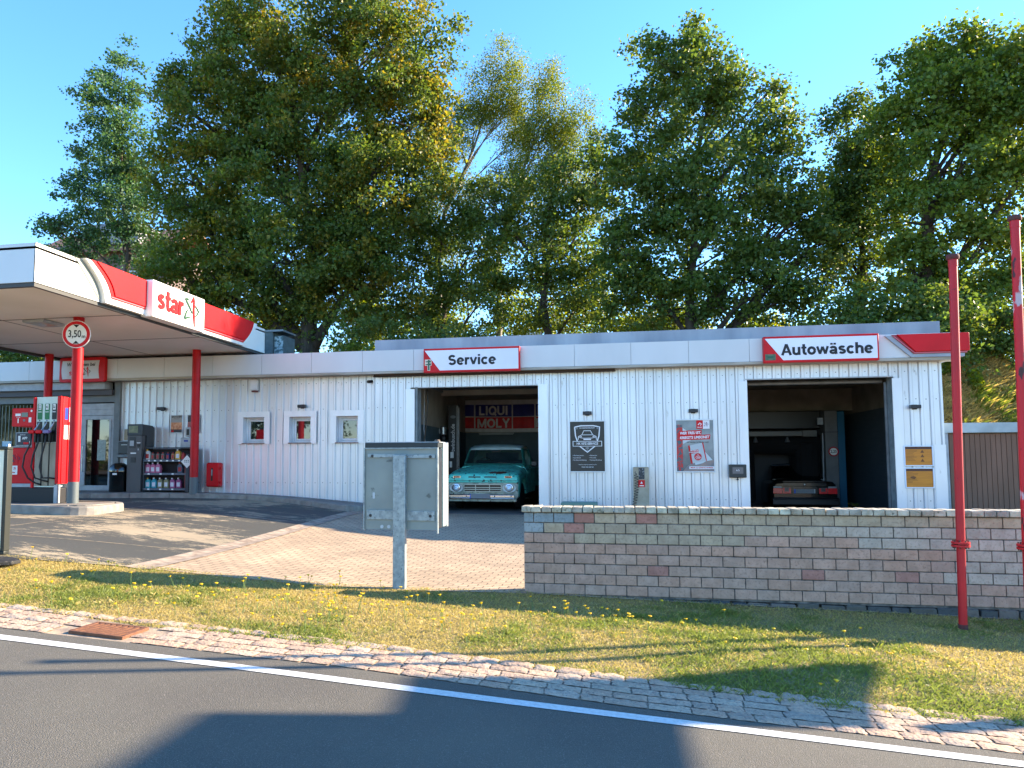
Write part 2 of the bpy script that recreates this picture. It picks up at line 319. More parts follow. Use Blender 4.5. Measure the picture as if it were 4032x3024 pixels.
# road
GB = [(-60, 5.75), (-20, 5.77), (-5.19, 5.77), (-4.39, 5.76), (-3.75, 5.79), (-2.84, 5.78), (-2.27, 5.80), (-1.76, 5.78), (-1.27, 5.74), (-.75, 5.71), (.12, 5.65), (.93, 5.64), (1.7, 5.66), (2.57, 5.64), (14, 5.62), (60, 5.6)]
rd0 = [(-60, -1), (-20, -1), (14, -1), (60, -1)]
def HRt(x, y): return HR(np.clip(x, -20, 14), y)
road = strip('road', rd0, GB, 60, 14, asph, HRt)
farp = strip('pavement', [(-60, -4), (60, -4)], [(-60, -1), (60, -1)], 40, 4, asph, lambda x, y: HRt(x, y)+.004)
LL = [(-60, 5.6), (-20, 5.59), (-5.02, 5.58), (-3.37, 5.56), (-.68, 5.505), (2.51, 5.5), (14, 5.5), (60, 5.5)]
LD = [(-60, 5.48), (-20, 5.47), (-5.02, 5.455), (-3.37, 5.44), (-.68, 5.385), (2.51, 5.385), (14, 5.385), (60, 5.385)]
ln = strip('road_marking', LD, LL, 160, 2, line_m, HRt, .005)
# gutter bed
GT = [(-60, 6.45), (-20, 6.45), (-5.8, 6.43), (-5.15, 6.43), (-4.09, 6.33), (-3.12, 6.36), (-2.48, 6.33), (-1.92, 6.33), (-1.42, 6.39), (-.84, 6.42), (-.34, 6.39), (.14, 6.35), (.6, 6.30), (1.03, 6.23), (1.45, 6.2), (1.87, 6.21), (2.28, 6.23), (2.89, 6.28), (14, 6.3), (60, 6.3)]
gb = strip('gutter_bed', GB, GT, 120, 3, mortar_m, HRt, -.003)
# granite setts in four rows, one sheet of stone
sett_m = mat('granite_sett', (.74, .66, .57), .9, c2=(.67, .58, .50), ns=30, bump=1.0, bs=38, c3=(.45, .42, .40), ns3=60, lo3=.58, hi3=.7, tint=True)
mb = MB(); R = random.Random(3)
gbx = np.array([p[0] for p in GB]); gby = np.array([p[1] for p in GB])
for row in range(5):
    x = -9.0+R.random()*.2
    while x < 6:
        l = R.uniform(.17, .32); g = .006
        tcol = R.choice([(1, .93, .88), (1, .88, .80), (.92, .92, .92), (1, .97, .92), (.86, .80, .76)]); k = R.uniform(.88, 1.08); mb.col = tuple(c*k for c in tcol)
        lift = .010+R.uniform(-.005, .006)+(.006 if row > 3 else 0)
        n = 7; P = []
        for j in range(n):
            for i in range(n):
                u = i/(n-1); v = j/(n-1); xx = x+g+(l-2*g)*u; y0 = float(np.interp(xx, gbx, gby))+row*.155
                edge = (i in (0, n-1)) or (j in (0, n-1)); yy = y0+g+(.15-2*g)*v
                if edge: xx += R.uniform(-.006, .006); yy += R.uniform(-.006, .006)
                z = float(HR(xx, yy))+(.0055+R.uniform(-.002, .002) if edge else lift+R.uniform(-.007, .008)); P.append((xx, yy, z))
        if not (-4.80 < x < -4.06 and row <= 3): mb.add(P, [(j*n+i, j*n+i+1, (j+1)*n+i+1, (j+1)*n+i) for j in range(n-1) for i in range(n-1)])
        x += l
so_ = mb.build('gutter', sett_m, recalc=False, smooth=True); so_['kind'] = 'structure'
# verge
VT = [(-20, 9.3), (-9, 8.6), (-7.5, 8.36), (-5.91, 8.81), (-4.09, 8.99), (-2.66, 9.33), (-1.09, 9.62), (4, 9.68), (14, 9.7)]
VB = [(-20, 6.45)]+GT[2:-2]+[(14, 6.3)]
def verge_t(x, y):
    a = np.interp(x, [p[0] for p in VB], [p[1] for p in VB]); b = np.interp(x, [p[0] for p in VT], [p[1] for p in VT]); return np.clip((y-a)/(b-a), 0, 1)
def HV(x, y):
    w = smooth(verge_t(x, y)/.3); return H(x, y)*w+(HR(x, y)+.004)*(1-w)
vg = strip('verge_soil', VB, VT, 150, 18, soil_m, HV, -.005)
# forecourt
wm = wear_mat()
fa = strip('forecourt_asphalt', [(-20, 9.1), (-9, 8.45), (-7.5, 8.2), (-5.92, 8.65)], [(-20, 17), (-14.05, 17.1), (-12.7, 17.24), (-10.39, 17.82), (-9.41, 18.02), (-7.92, 17.73), (-6.73, 17.31), (-6.03, 16.95)], 60, 40, wm, H, .01)
pm = paver_mat()
yd = strip('paver_yard', [(-5.66, 8.7), (-4, 8.85), (-2.6, 9.15), (-1.1, 9.5), (14, 9.6)], [(-5.75, 17.5), (-5.4, 18.7), (-5, 18.76), (14, 18.76)], 70, 40, pm, H, .006)
chan_m = mat('channel_stone', (.63, .57, .50), .9, c2=(.48, .42, .36), ns=7, bump=.6, bs=50)
ch = strip('drain_channel', [(-5.98, 8.6), (-6.03, 17.2)], [(-5.64, 8.65), (-5.74, 17.6)], 40, 2, chan_m, H, .016, zA=lambda x, y, t: -.012*math.sin(math.pi*t))
# kerb + pavement in front of the shop
KF = np.array([(-20, 17.0), (-14.05, 17.1), (-12.7, 17.24), (-10.39, 17.8), (-9.41, 17.98), (-7.92, 17.75), (-6.73, 17.33), (-6.1, 17.2), (-5.86, 17.6), (-5.84, 18.7)], float)
d = np.r_[0, np.cumsum(np.hypot(*np.diff(KF, axis=0).T))]; mb = MB(); t = 0.0; R = random.Random(5)
def kf(t): return np.array([np.interp(t, d, KF[:, 0]), np.interp(t, d, KF[:, 1])])
while t < d[-1]-.05:
    t1 = min(t+1.0, d[-1]); k = R.uniform(.9, 1.06); mb.col = (k, k, k)
    for s in range(4):
        a = kf(t+.006+(t1-t-.012)*s/4); b = kf(t+.006+(t1-t-.012)*(s+1)/4); n_ = np.array([-(b-a)[1], (b-a)[0]]); n_ /= np.hypot(*n_)+1e-9
        za = float(H(*a)); zb = float(H(*b)); pr = [(0, -.05), (.012, .115), (.03, .133), (.15, .135), (.15, -.05)]
        V = []
        for (p, z) in ((a, za), (b, zb)):
            for (o, hh) in pr: V.append((p[0]+n_[0]*o, p[1]+n_[1]*o, z+hh))
        mb.add(V, [(i, (i+1) % 5, 5+(i+1) % 5, 5+i) for i in range(5)]+([(4, 3, 2, 1, 0)] if s == 0 else [])+([(5, 6, 7, 8, 9)] if s == 3 else []))
    t = t1
kerb_m = mat('kerb_stone', (.56, .54, .50), .85, c2=(.45, .43, .40), ns=5, bump=.5, bs=90, tint=True)
kb = mb.build('kerb', kerb_m); kb['kind'] = 'structure'
pave_m = mat('pavement_slabs', (.52, .50, .46), .9, c2=(.43, .41, .38), ns=3, bump=.4, bs=70)
pv = strip('shop_pavement', [(-20, 17.1), (-14.05, 17.2), (-12.7, 17.36), (-10.4, 17.92), (-9.41, 18.1), (-7.9, 17.88), (-6.7, 17.45), (-6.2, 17.35), (-5.95, 17.7)], [(-20, 18.9), (-5.95, 18.9)], 60, 4, pave_m, H, .128)
# pump island
nose = [(-10.05+.45*math.cos(a), 13.0+.45*math.sin(a)) for a in np.linspace(-math.pi/2, 0, 6)]+[(-10.05+.45*math.cos(a), 13.6+.45*math.sin(a)) for a in np.linspace(0, math.pi/2, 6)]
poly = [(-16.5, 12.55)]+nose+[(-16.5, 14.05)]
mb = MB(); R = random.Random(2)
pts = []
for i in range(len(poly)-1):
    a, b = poly[i], poly[i+1]; L_ = math.hypot(b[0]-a[0], b[1]-a[1]); k = max(1, int(L_/1.0)) if L_ > .6 else 1
    for q in range(k): pts.append((a[0]+(b[0]-a[0])*q/k, a[1]+(b[1]-a[1])*q/k))
pts.append(poly[-1]); cx_, cy_ = -12, 13.3
for i in range(len(pts)-1):
    a, b = pts[i], pts[i+1]; k = R.uniform(.9, 1.08) if abs(b[0]-a[0]) > .5 else 1.02; mb.col = (k, k, k)
    V = []
    for p in (a, b):
        z = float(H(*p)); dx = max(min(p[0], -10.05), -16)-p[0] if p[0] > -10.05 else 0; dy = 13.3-p[1]; l = math.hypot(dx, dy)
        for o, hh in ((0, -.08), (.015, .15), (.035, .172), (.16, .175)): V.append((p[0]+dx/l*o, p[1]+dy/l*o, z+hh))
    mb.add(V, [(j, j+1, 5+j, 4+j) for j in range(3)])
isl = mb.build('island_kerb', kerb_m); isl['kind'] = 'structure'
mb = MB(); ins = [(p[0]+(0.15 if p[0] < -16 else (-.13 if p[0] > -10 else 0)), p[1]+(.13 if p[1] < 13.3 else -.13)) for p in poly]
mb.prism(ins, 'z', .3, float(H(-10.5, 13.3))+.17); ip = mb.build('island_top', pave_m); ip['kind'] = 'structure'
# ---------------------------------------------------------------- drain grate
g = thing('drain_grate', 'rusty cast iron drain grate with curved slots set in the granite gutter', 'drain grate', (-4.32, 6.03, float(HR(-4.32, 0))+.025), .0)
rust_m = mat('rusty_iron', (.40, .25, .17), .75, .1, c2=(.50, .33, .22), ns=18, bump=.5, bs=80)
mb = MB(); w, l = .26, .19
for x0, x1, y0, y1 in ((-w, w, -l, -l+.035), (-w, w, l-.035, l), (-w, -w+.04, -l+.035, l-.035), (w-.04, w, -l+.035, l-.035)): mb.box(x0, x1, y0, y1, -.05, .0)
gf_ = mb.build('grate_frame', rust_m, g, bevel=.004); g.rotation_euler = (0, .06, 0)
mb = MB()
for i in range(8):
    x = -w+.055+i*(2*w-.11)/7; P = []
    for q in range(7):
        v = q/6; P.append((x+.075*math.sin(v*math.pi*.5)-.05, -l+.03+v*(2*l-.06)))
    mb.ribbon(P, .036, 'z', -.014, -.002)
mb.build('grate_bars', rust_m, g)
mb = MB(); mb.box(-w+.01, w-.01, -l+.01, l-.01, -.3, -.03); mb.build('grate_pit', black_m, g)
# thin pale joints between the forecourt slabs
jm = mat('joint_sand', (.62, .56, .46), .95, c2=(.42, .40, .36), ns=14, lo=.45, hi=.6)
for a, b in (((-9.72, 12.5), (-9.2, 8.7)), ((-13, 8.9), (-6.0, 10.3)), ((-9.9, 14.1), (-10.15, 17.6)), ((-9.4, 15.0), (-6.05, 14.6))):
    dx, dy = b[0]-a[0], b[1]-a[1]; l = math.hypot(dx, dy); n_ = (-dy/l*.014, dx/l*.014)
    j_ = strip('slab_joint', [(a[0]-n_[0], a[1]-n_[1]), (b[0]-n_[0], b[1]-n_[1])], [(a[0]+n_[0], a[1]+n_[1]), (b[0]+n_[0], b[1]+n_[1])], 30, 1, jm, H, .015)
# ================================================================ BUILDING
YF = 18.75
def prof(x0, x1, ph=0.0):
    """trapezoidal profile points (x, depth outward)"""
    P = []; k = math.floor((x0-ph)/.207)-1; ks = []
    while ph+k*.207 < x1+.3:
        b = ph+k*.207; ks += [(b, 0), (b+.005, 0), (b+.119, 0), (b+.127, 0), (b+.140, .038), (b+.182, .038), (b+.195, 0)]; k += 1
    xs = np.array([q[0] for q in ks]); ds = np.array([q[1] for q in ks])
    P = [(x0, float(np.interp(x0, xs, ds)))]+[(q[0], q[1]) for q in ks if x0 < q[0] < x1]+[(x1, float(np.interp(x1, xs, ds)))]
    return P
def corr(mb, x0, x1, z0, z1, y=YF, ph=0.0):
    P = prof(x0, x1, ph); V = [(p[0], y-p[1], z0) for p in P]+[(p[0], y-p[1], z1) for p in P]; n = len(P)
    
    base = len(mb.v); mb.v += V
    for i in range(n-1):
        w_ = P[i+1][0]-P[i][0]; fl = P[i][1] == 0 and P[i+1][1] == 0; g = .42 if fl and .0065 < w_ < .009 else (.62 if fl and w_ < .0065 else (.93 if fl and w_ < .02 else .999)); mb.f.append((base+i, base+i+1, base+n+i+1, base+n+i)); mb.c.append((g, g, g)); mb.mi.append(0)  # narrow strips at the rib feet are tinted darker, painting in the ribs' shade
def screws(mb, x0, x1, zs, y=YF, ph=0.0, skip=()):
    k = math.floor((x0-ph)/.207); R = random.Random(1)
    while True:
        x = ph+k*.207+.058; k += 1
        if x > x1: break
        if x < x0: continue
        for z in zs:
            if any(a < x < b and c < z < d_ for a, b, c, d_ in skip): continue
            zz = z+R.uniform(-.01, .01); mb.cyl((x, y, zz), (x, y-.012, zz), .011, 6)
bld = thing('service_station', 'long flat-roofed white corrugated metal station building with two open garage bays', 'building', (-6, 22, .2))
B0 = (6, -22, -.2)
def BP(name, mb, m, parent=None, **k): return (shift(mb, B0) and mb.build(name, m, bld, **k)) if parent is None else mb.build(name, m, parent, **k)
# cladding : left shop part
mb = MB(); wins = [(-9.60, -9.0), (-8.29, -7.69), (-6.99, -6.40)]; wz0, wz1 = 2.0, 2.68
xs = [-13.25]+[v for w in wins for v in w]+[-6.0]
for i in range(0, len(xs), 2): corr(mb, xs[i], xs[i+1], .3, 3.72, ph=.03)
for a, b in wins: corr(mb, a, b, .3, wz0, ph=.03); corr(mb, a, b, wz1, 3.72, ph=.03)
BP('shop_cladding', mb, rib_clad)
mb = MB(); screws(mb, -13.2, -6.05, (3.55, 2.88, 2.05, .95), ph=.03, skip=[(-9.85, -8.75, 1.8, 2.9), (-8.5, -7.5, 1.8, 2.9), (-7.2, -6.2, 1.8, 2.9)]); BP('cladding_screws', mb, grey_m)['kind'] = 'stuff'
# cladding : service part
mb = MB(); YS = YF-.045
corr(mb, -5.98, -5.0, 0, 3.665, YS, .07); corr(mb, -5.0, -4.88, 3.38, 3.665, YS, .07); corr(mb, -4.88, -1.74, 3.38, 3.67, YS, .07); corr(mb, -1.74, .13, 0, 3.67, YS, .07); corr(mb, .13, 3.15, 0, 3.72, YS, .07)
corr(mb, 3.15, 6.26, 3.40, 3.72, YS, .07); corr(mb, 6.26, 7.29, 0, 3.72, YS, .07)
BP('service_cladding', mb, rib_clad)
mb = MB(); screws(mb, -5.9, 7.2, (3.52, 2.88, 1.66, .6), YS, .07, skip=[(-5.2, -1.5, 0, 3.36), (2.95, 6.5, 0, 3.38), (-1.05, -.05, 1.15, 2.55), (1.4, 2.45, 1.15, 2.55), (6.4, 7.05, .85, 1.9), (2.6, 3.1, .9, 1.5)]); BP('cladding_screws', mb, grey_m)['kind'] = 'stuff'
# flashings
for x0, x1, z0, z1 in ((-5.12, -4.88, 0, 3.34), (-1.74, -1.5, 0, 3.40), (2.95, 3.15, 0, 3.36), (6.26, 6.46, 0, 3.36), (7.06, 7.30, 0, 1.85)):
    mb = MB(); mb.box(x0, x1, YS-.05, YS-.035, z0, z1)
    for z in (z1-.1, z1-.9, z1-1.8): mb.cyl(((x0+x1)/2+.05, YS-.05, z), ((x0+x1)/2+.05, YS-.058, z), .012, 6)
    BP('flashing_strip', mb, white_clad)
mb = MB(); mb.box(7.285, 7.30, YS, 27.5, 0, 4.2); BP('side_wall', mb, white_clad)
mb = MB(); mb.box(3.12, 6.28, YS-.045, YS-.01, 3.385, 3.412); BP('door_header', mb, lgrey_m)
mb = MB(); mb.box(-4.88, -1.74, YS-.02, YS+.02, 3.365, 3.385); BP('door_header', mb, lgrey_m)
# jambs of the bays
jam = mat('jamb_paint', (.52, .56, .57), .5, c2=(.42, .46, .47), ns=6)
for x0, x1 in ((-4.88, -4.82), (-1.74, -1.69), (3.10, 3.15), (6.26, 6.31)):
    mb = MB(); mb.box(x0, x1, YS+.0, YS+.32, 0, 3.4); BP('door_jamb', mb, jam)
# fascia: separate panels
mb = MB(); seams = [-20, -18.6, -17.25, -15.92, -14.55, -13.15, -11.75, -10.33, -8.93, -7.55, -6.17, -4.83, -3.5, -2.16, -.83, .5, 1.82, 3.17, 4.5, 5.85, 7.56]
for a, b in zip(seams, seams[1:]): mb.box(a+.004, b-.004, 18.35, 18.37, 3.78, 4.31)
BP('fascia_panels', mb, fascia_m)
mb = MB(); mb.box(7.56, 7.58, 18.35, 20.0, 3.78, 4.31); mb.box(-20, 7.56, 18.372, 18.39, 3.77, 4.30); BP('fascia_backing', mb, lgrey_m)
drip_m = mat('weathered_drip', (.70, .68, .62), .6, c2=(.58, .55, .48), ns=5, stretch=(.3, 1, 3), bump=.2, bs=40)
mb = MB(); mb.box(-20, 7.54, 18.33, 18.75, 3.715, 3.772); BP('drip_edge', mb, drip_m)
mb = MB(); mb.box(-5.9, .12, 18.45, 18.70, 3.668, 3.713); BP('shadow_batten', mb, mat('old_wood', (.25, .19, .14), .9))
# roof and parapet
mb = MB(); mb.box(-20, 7.5, 18.40, 27.5, 4.10, 4.26); BP('roof', mb, mat('roof_felt', (.30, .30, .30), .95, c2=(.22, .22, .22), ns=2))
mb = MB(); mb.box(-5.96, 7.32, 18.72, 18.80, 4.262, 4.635); BP('parapet', mb, parapet_m)
for q in ((7.24, 7.32), (-5.96, -5.88)):
    mb = MB(); mb.box(q[0], q[1], 18.802, 27.5, 4.262, 4.635); BP('parapet', mb, parapet_m)
# shop interior shell, back wall
mb = MB(); mb.box(-20, 7.3, 27.4, 27.6, 0, 4.2); mb.box(-20.1, -20, 18.75, 27.5, 0, 4.2); mb.box(-13.2, -5.25, 18.95, 19.05, .3, 1.99); mb.box(-13.2, -5.25, 18.95, 19.05, 2.7, 4.09); mb.box(-13.2, -9.62, 18.95, 19.05, 1.99, 2.7); mb.box(-8.98, -8.31, 18.95, 19.05, 1.99, 2.7); mb.box(-7.67, -7.01, 18.95, 19.05, 1.99, 2.7); mb.box(-6.38, -5.25, 18.95, 19.05, 1.99, 2.7)
BP('inner_wall', mb, mat('plaster', (.55, .54, .50), .8))
# small windows
for i, (a, b) in enumerate(wins):
    c = (a+b)/2
    mb = MB(); x0, x1, z0, z1 = a-.16, b+.16, 1.97, 2.83; y = YF-.05
    mb.box(x0, x1, y-.012, y, wz1, z1); mb.box(x0, a, y-.012, y, z0, wz1-.002); mb.box(b, x1, y-.012, y, z0, wz1-.002)
    for xx in (x0+.06, x1-.06):
        for zz in (z1-.07, z0+.1): mb.cyl((xx, y-.012, zz), (xx, y-.02, zz), .012, 6)
    w = thing('window', None, None, ((a+b)/2+6, YF-22, 2.0-.2)); w.parent = bld
    L0 = (-c, -YF, -2.0)
    shift(mb, L0).build('surround', white_clad, w)
    mb = MB(); mb.box(a-.005, a, YF-.05, YF+.2, wz0, wz1); mb.box(b, b+.005, YF-.05, YF+.2, wz0, wz1); mb.box(a, b, YF-.05, YF+.2, wz1, wz1+.005); shift(mb, L0).build('reveal', white_paint, w)
    mb = MB(); y = YF+.15; 
    for q, t in ((0, .05), (.055, .05)):
        mb.box(a+q, a+q+t, y+q*.3, y+.06, wz0+q, wz1-q); mb.box(b-q-t, b-q, y+q*.3, y+.06, wz0+q, wz1-q); mb.box(a+q+t, b-q-t, y+q*.3, y+.06, wz0+q, wz0+q+t); mb.box(a+q+t, b-q-t, y+q*.3, y+.06, wz1-q-t, wz1-q)
    shift(mb, L0).build('frame', white_paint, w, bevel=.004)
    mb = MB(); mb.box(a+.10, b-.10, y+.035, y+.045, wz0+.10, wz1-.10); shift(mb, L0).build('pane', mat('window_glass', (.10, .14, .16), .02, spec=1.0), w)
    mb = MB(); mb.box(a-.02, b+.02, YF-.085, YF+.1, wz0-.03, wz0); shift(mb, L0).build('sill', mat('rusty_sill', (.62, .55, .52), .6, c2=(.45, .33, .28), ns=12), w)
# shop front : door, display window, shutter box
grf = mat('shop_frame_paint', (.42, .44, .44), .45, c2=(.37, .39, .39), ns=5)
sd = thing('shop_front', None, None, (-14+6, YF-22, .7-.2)); sd.parent = bld; LS = (14, -YF, -.7)
def SP(name, mb, m, **k): return shift(mb, LS).build(name, m, sd, **k)
mb = MB(); mb.box(-13.42, -13.25, YF-.12, YF+.1, .5, 3.72); SP('side_post', mb, grf)
mb = MB(); mb.box(-20, -13.6, 18.45, YF+.05, 3.50, 3.71); SP('shutter_box', mb, lgrey_m, bevel=.01)
mb = MB(); mb.box(-20, -13.45, 18.55, YF, 3.35, 3.498); SP('shutter_rail', mb, mat('rail_dark', (.30, .29, .30), .6))
mb = MB(); mb.box(-20, -13.42, YF-.06, YF+.1, 3.16, 3.348); SP('header_panel', mb, grf)
mb = MB(); mb.box(-14.62, -13.43, YF-.01, YF+.05, 2.96, 3.13); mb.box(-14.62, -13.43, YF-.02, YF+.05, 2.80, 2.955); SP('upper_panel', mb, lgrey_m)
dr = MB(); a, b = -14.58, -13.46
dr.box(a, a+.11, YF-.03, YF+.04, .72, 2.79); dr.box(b-.09, b, YF-.03, YF+.04, .72, 2.79); dr.box(a+.11, b-.09, YF-.03, YF+.04, 2.68, 2.79); dr.box(a+.11, b-.09, YF-.03, YF+.04, .72, .86); dr.box(a+.11, a+.24, YF-.045, YF+.0, .86, 2.68); dr.box(b-.15, b-.09, YF-.045, YF, .86, 2.68)
do = SP('door', dr, lgrey_m, bevel=.004)
mb = MB(); mb.box(a+.24, b-.15, YF-.01, YF+.0, .86, 2.68); SP('door_glass', mb, glass_dark)
mb = MB(); mb.tube([(a+.2, YF-.045, 1.25), (a+.2, YF-.10, 1.25), (a+.2, YF-.10, 1.95), (a+.2, YF-.045, 1.95)], .014, 8); SP('door_handle', mb, steel_m)
mb = MB(); mb.box(-13.98, -13.72, YF-.016, YF-.012, 1.55, 2.12); SP('door_notice', mb, mat('pale_notice', (.62, .66, .62), .5, c2=(.50, .54, .5), ns=30))
mb = MB(); 
for x in (-20, -17.3, -15.95, -14.72): mb.box(x, x+.12, YF-.03, YF+.05, .7, 3.15)
mb.box(-20, -14.6, YF-.028, YF+.045, .7, .95); SP('display_frame', mb, mat('pale_frame', (.60, .66, .70), .4))
mb = MB(); mb.box(-20, -14.6, YF+.01, YF+.02, .95, 3.15); SP('display_glass', mb, mat('shop_glass', (.05, .06, .05), .05, spec=.8))
mb = MB(); x = -17.1
while x < -14.8: mb.box(x, x+.025, YF-.004, YF+.004, 1.95, 3.12); x += .115
SP('vertical_blind', mb, mat('blind', (.45, .47, .42), .7))
for x0, x1, z0, z1 in ((-17.05, -16.75, 1.45, 2.1), (-16.9, -16.4, 1.0, 1.4)):
    mb = MB(); mb.box(x0, x1, YF-.008, YF-.004, z0, z1); SP('window_poster', mb, mat('pale_blue_poster', (.55, .68, .76), .5, c2=(.75, .80, .80), ns=9))
# ---------------------------------------------------------------- service bay interior
wall_up = mat('bay_wall_upper', (.66, .62, .56), .8, c2=(.58, .54, .48), ns=2); wall_lo = mat('bay_wall_lower', (.27, .35, .38), .6, c2=(.22, .30, .32), ns=3)
floor_m = mat('bay_floor', (.42, .40, .38), .7, c2=(.3, .3, .3), ns=2)
mb = MB(); mb.box(-5.10, -5.0, 19.05, 26.3, 2.5, 3.66); mb.box(-5.0, -1.0, 26.2, 26.3, 2.5, 3.66); mb.box(-1.1, -1.0, 19.05, 26.2, 2.5, 3.66); BP('bay_wall_upper', mb, wall_up)
mb = MB(); mb.box(-5.10, -5.0, 19.05, 26.3, .0, 2.498); mb.box(-5.0, -1.0, 26.2, 26.3, .0, 2.498); mb.box(-1.1, -1.0, 19.05, 26.2, .0, 2.498); BP('bay_wall_lower', mb, wall_lo)
mb = MB(); mb.box(-5.25, -1.0, 18.9, 26.3, 3.665, 3.70); mb.box(-5.0, -1.1, 22.3, 22.5, 3.48, 3.66); BP('bay_ceiling', mb, wall_up)
mb = MB(); mb.box(-5.0, -1.1, 18.77, 26.2, .0, .19); BP('bay_floor', mb, floor_m)
mb = MB(); mb.box(-5.25, -4.88, 18.8, 19.05, 0, 3.7); mb.box(-1.69, -1.0, 18.8, 19.05, 0, 3.7); mb.box(-4.88, -1.69, 18.85, 18.95, 3.4, 3.66); BP('bay_front_wall', mb, wall_up)
mb = MB(); 
for z in (3.62,): mb.box(-4.85, -1.72, 19.1, 21.6, z-.05, z); 
for x in (-4.83, -1.76): mb.box(x, x+.04, 19.0, 21.6, 3.50, 3.57); mb.box(x, x+.04, 18.95, 19.0, .2, 3.5)
BP('sectional_door_rails', mb, grey_m)
# wash bay interior
wb_up = mat('wash_wall_upper', (.52, .50, .45), .8, c2=(.44, .42, .37), ns=2); wb_lo = mat('wash_wall_lower', (.22, .27, .30), .5, c2=(.27, .31, .33), ns=2, stretch=(1, 1, 8))
mb = MB(); mb.box(7.1, 7.2, 18.9, 27.4, 2.9, 3.9); mb.box(2.8, 7.1, 27.2, 27.3, 2.9, 3.9); mb.box(2.7, 2.8, 18.9, 27.4, 2.9, 3.9); mb.box(2.8, 7.1, 24.5, 24.6, 3.0, 3.66); BP('wash_wall_upper', mb, wb_up)
mb = MB(); mb.box(7.1, 7.2, 18.9, 27.4, -.1, 2.898); mb.box(2.8, 7.1, 27.2, 27.3, -.1, 2.898); mb.box(2.7, 2.8, 18.9, 27.4, -.1, 2.898)
for z in (.9, 1.2, 1.5, 1.8): mb.box(7.08, 7.098, 19.5, 23.5, z, z+.012)
BP('wash_wall_lower', mb, wb_lo)
mb = MB(); mb.box(2.8, 7.1, 18.9, 27.2, 3.665, 3.70); BP('wash_ceiling', mb, wb_up)
mb = MB(); mb.box(2.8, 7.1, 18.77, 27.2, -.2, .0); BP('wash_floor', mb, floor_m)
mb = MB(); mb.box(2.75, 3.10, 18.8, 19.0, -.1, 3.7); mb.box(6.31, 7.2, 18.8, 19.0, -.1, 3.7); mb.box(3.10, 6.31, 18.85, 18.95, 3.42, 3.66); BP('wash_front_wall', mb, wb_up)
mb = MB(); mb.cyl((3.15, 19.15, 3.34), (6.2, 19.15, 3.34), .05, 10); mb.box(6.2, 6.25, 19.0, 19.05, 0, 3.3); BP('roller_shaft', mb, grey_m)
# ---------------------------------------------------------------- banner
bn = thing('wall_banner', 'blue and red motor oil banner hanging on the back wall of the service bay', 'banner', (-3.4, 26.15, 2.62))
cream = mat('banner_cloth', (.88, .86, .86), .6, c2=(.80, .78, .78), ns=5); nb = mat('banner_blue', (.10, .16, .58), .6, c2=(.08, .13, .48), ns=6); nr = mat('banner_red', (.85, .08, .14), .6, c2=(.75, .06, .12), ns=6)
def wavy(mb, x0, x1, z0, z1, y, n=24):
    V = []; 
    for i in range(n+1):
        x = x0+(x1-x0)*i/n; o = .012*math.sin(x*9)+.008*math.sin(x*23)
        sag = -.03*math.sin((x+1.65)/3.4*math.pi)
        V += [(x, y+o, z0+sag), (x, y+o, z1+sag*.4)]
    mb.add(V, [(2*i, 2*i+2, 2*i+3, 2*i+1) for i in range(n)])
mb = MB(); wavy(mb, -1.63, 2.2, -.08, 1.02, 0, 60); mb.v = mb.v+[(a, b+.012, c) for a, b, c in mb.v]; k = len(mb.v)//2; mb.f += [tuple(i+k for i in f) for f in mb.f]; mb.c *= 2; mb.mi *= 2; mb.build('cloth', cream, bn)
for a, b in ((-1.62, -1.29), (-1.24, .04), (.08, .82), (.88, 2.1)):
    mb = MB(); wavy(mb, a, b, .46, .86, -.012); mb.build('blue_field', nb, bn, recalc=False)
    mb = MB(); wavy(mb, a, b, .04, .42, -.012); mb.build('red_field', nr, bn, recalc=False)
for s, z in (('LIQUI', .64), ('MOLY', .20)):
    gtext('lettering', s, .44, (-.60, -.034, z), cream, bn, sx=.93 if s == 'LIQUI' else .95)
    gtext('lettering', s, .44, (1.45, -.034, z), cream, bn, sx=.93 if s == 'LIQUI' else .95)
# lift column
lc = thing('lift_column', 'black two-post car lift column left of the pickup in the service bay', 'car lift', (-4.60, 22.2, .2))
mb = MB(); mb.box(-.14, .16, -.1, .12, 0, 2.98); mb.box(-.2, .25, -.2, .25, 0, .05); mb.build('post', mat('lift_black', (.07, .075, .08), .45), lc, bevel=.008)
mb = MB(); mb.box(.165, .18, -.09, .0, .05, 2.9); mb.box(.12, .135, -.115, -.10, .05, 2.95); mb.build('guide_rail', steel_m, lc)
mb = MB(); mb.box(-.35, .2, -.35, -.2, .12, .2); mb.box(-.2, .12, -.22, -.1, .6, .9); mb.build('lift_arm', dark_m, lc)
text('lettering', 'twinbusch.de', .155, (.0, -.104, 2.0), mat('pale_print', (.75, .75, .75), .5), lc, rot=(math.pi/2, -math.pi/2, 0), ext=.002, bold=.004)
mb = MB(); mb.lathe([(.085, -.004), (.085, .0)], 16, (0, -.104, 2.62), 'y'); mb.v = [(x, y, 2.62+(z-2.62)*.55) for x, y, z in mb.v]; mb.build('maker_badge', mat('badge_grey', (.35, .38, .40), .4), lc)
mb = MB(); mb.box(-.08, .02, -.106, -.102, 1.40, 1.58); mb.box(-.10, -.03, -.106, -.102, 1.12, 1.3); mb.build('warning_label', paper_m, lc)
hp = thing('hydraulic_unit', 'grey hydraulic pump with motor hung left of the black lift column', 'hydraulic pump', (-4.88, 22.05, 1.55))
mb = MB(); mb.lathe([(.10, 0), (.115, .02), (.115, .52), (.10, .55)], 16); mb.build('oil_tank', mat('tank_grey', (.50, .53, .56), .4), hp, smooth='auto')
mb = MB(); mb.lathe([(.05, .55), (.08, .58), (.08, .68), (.06, .72)], 14); mb.build('pump_block', dark_m, hp)
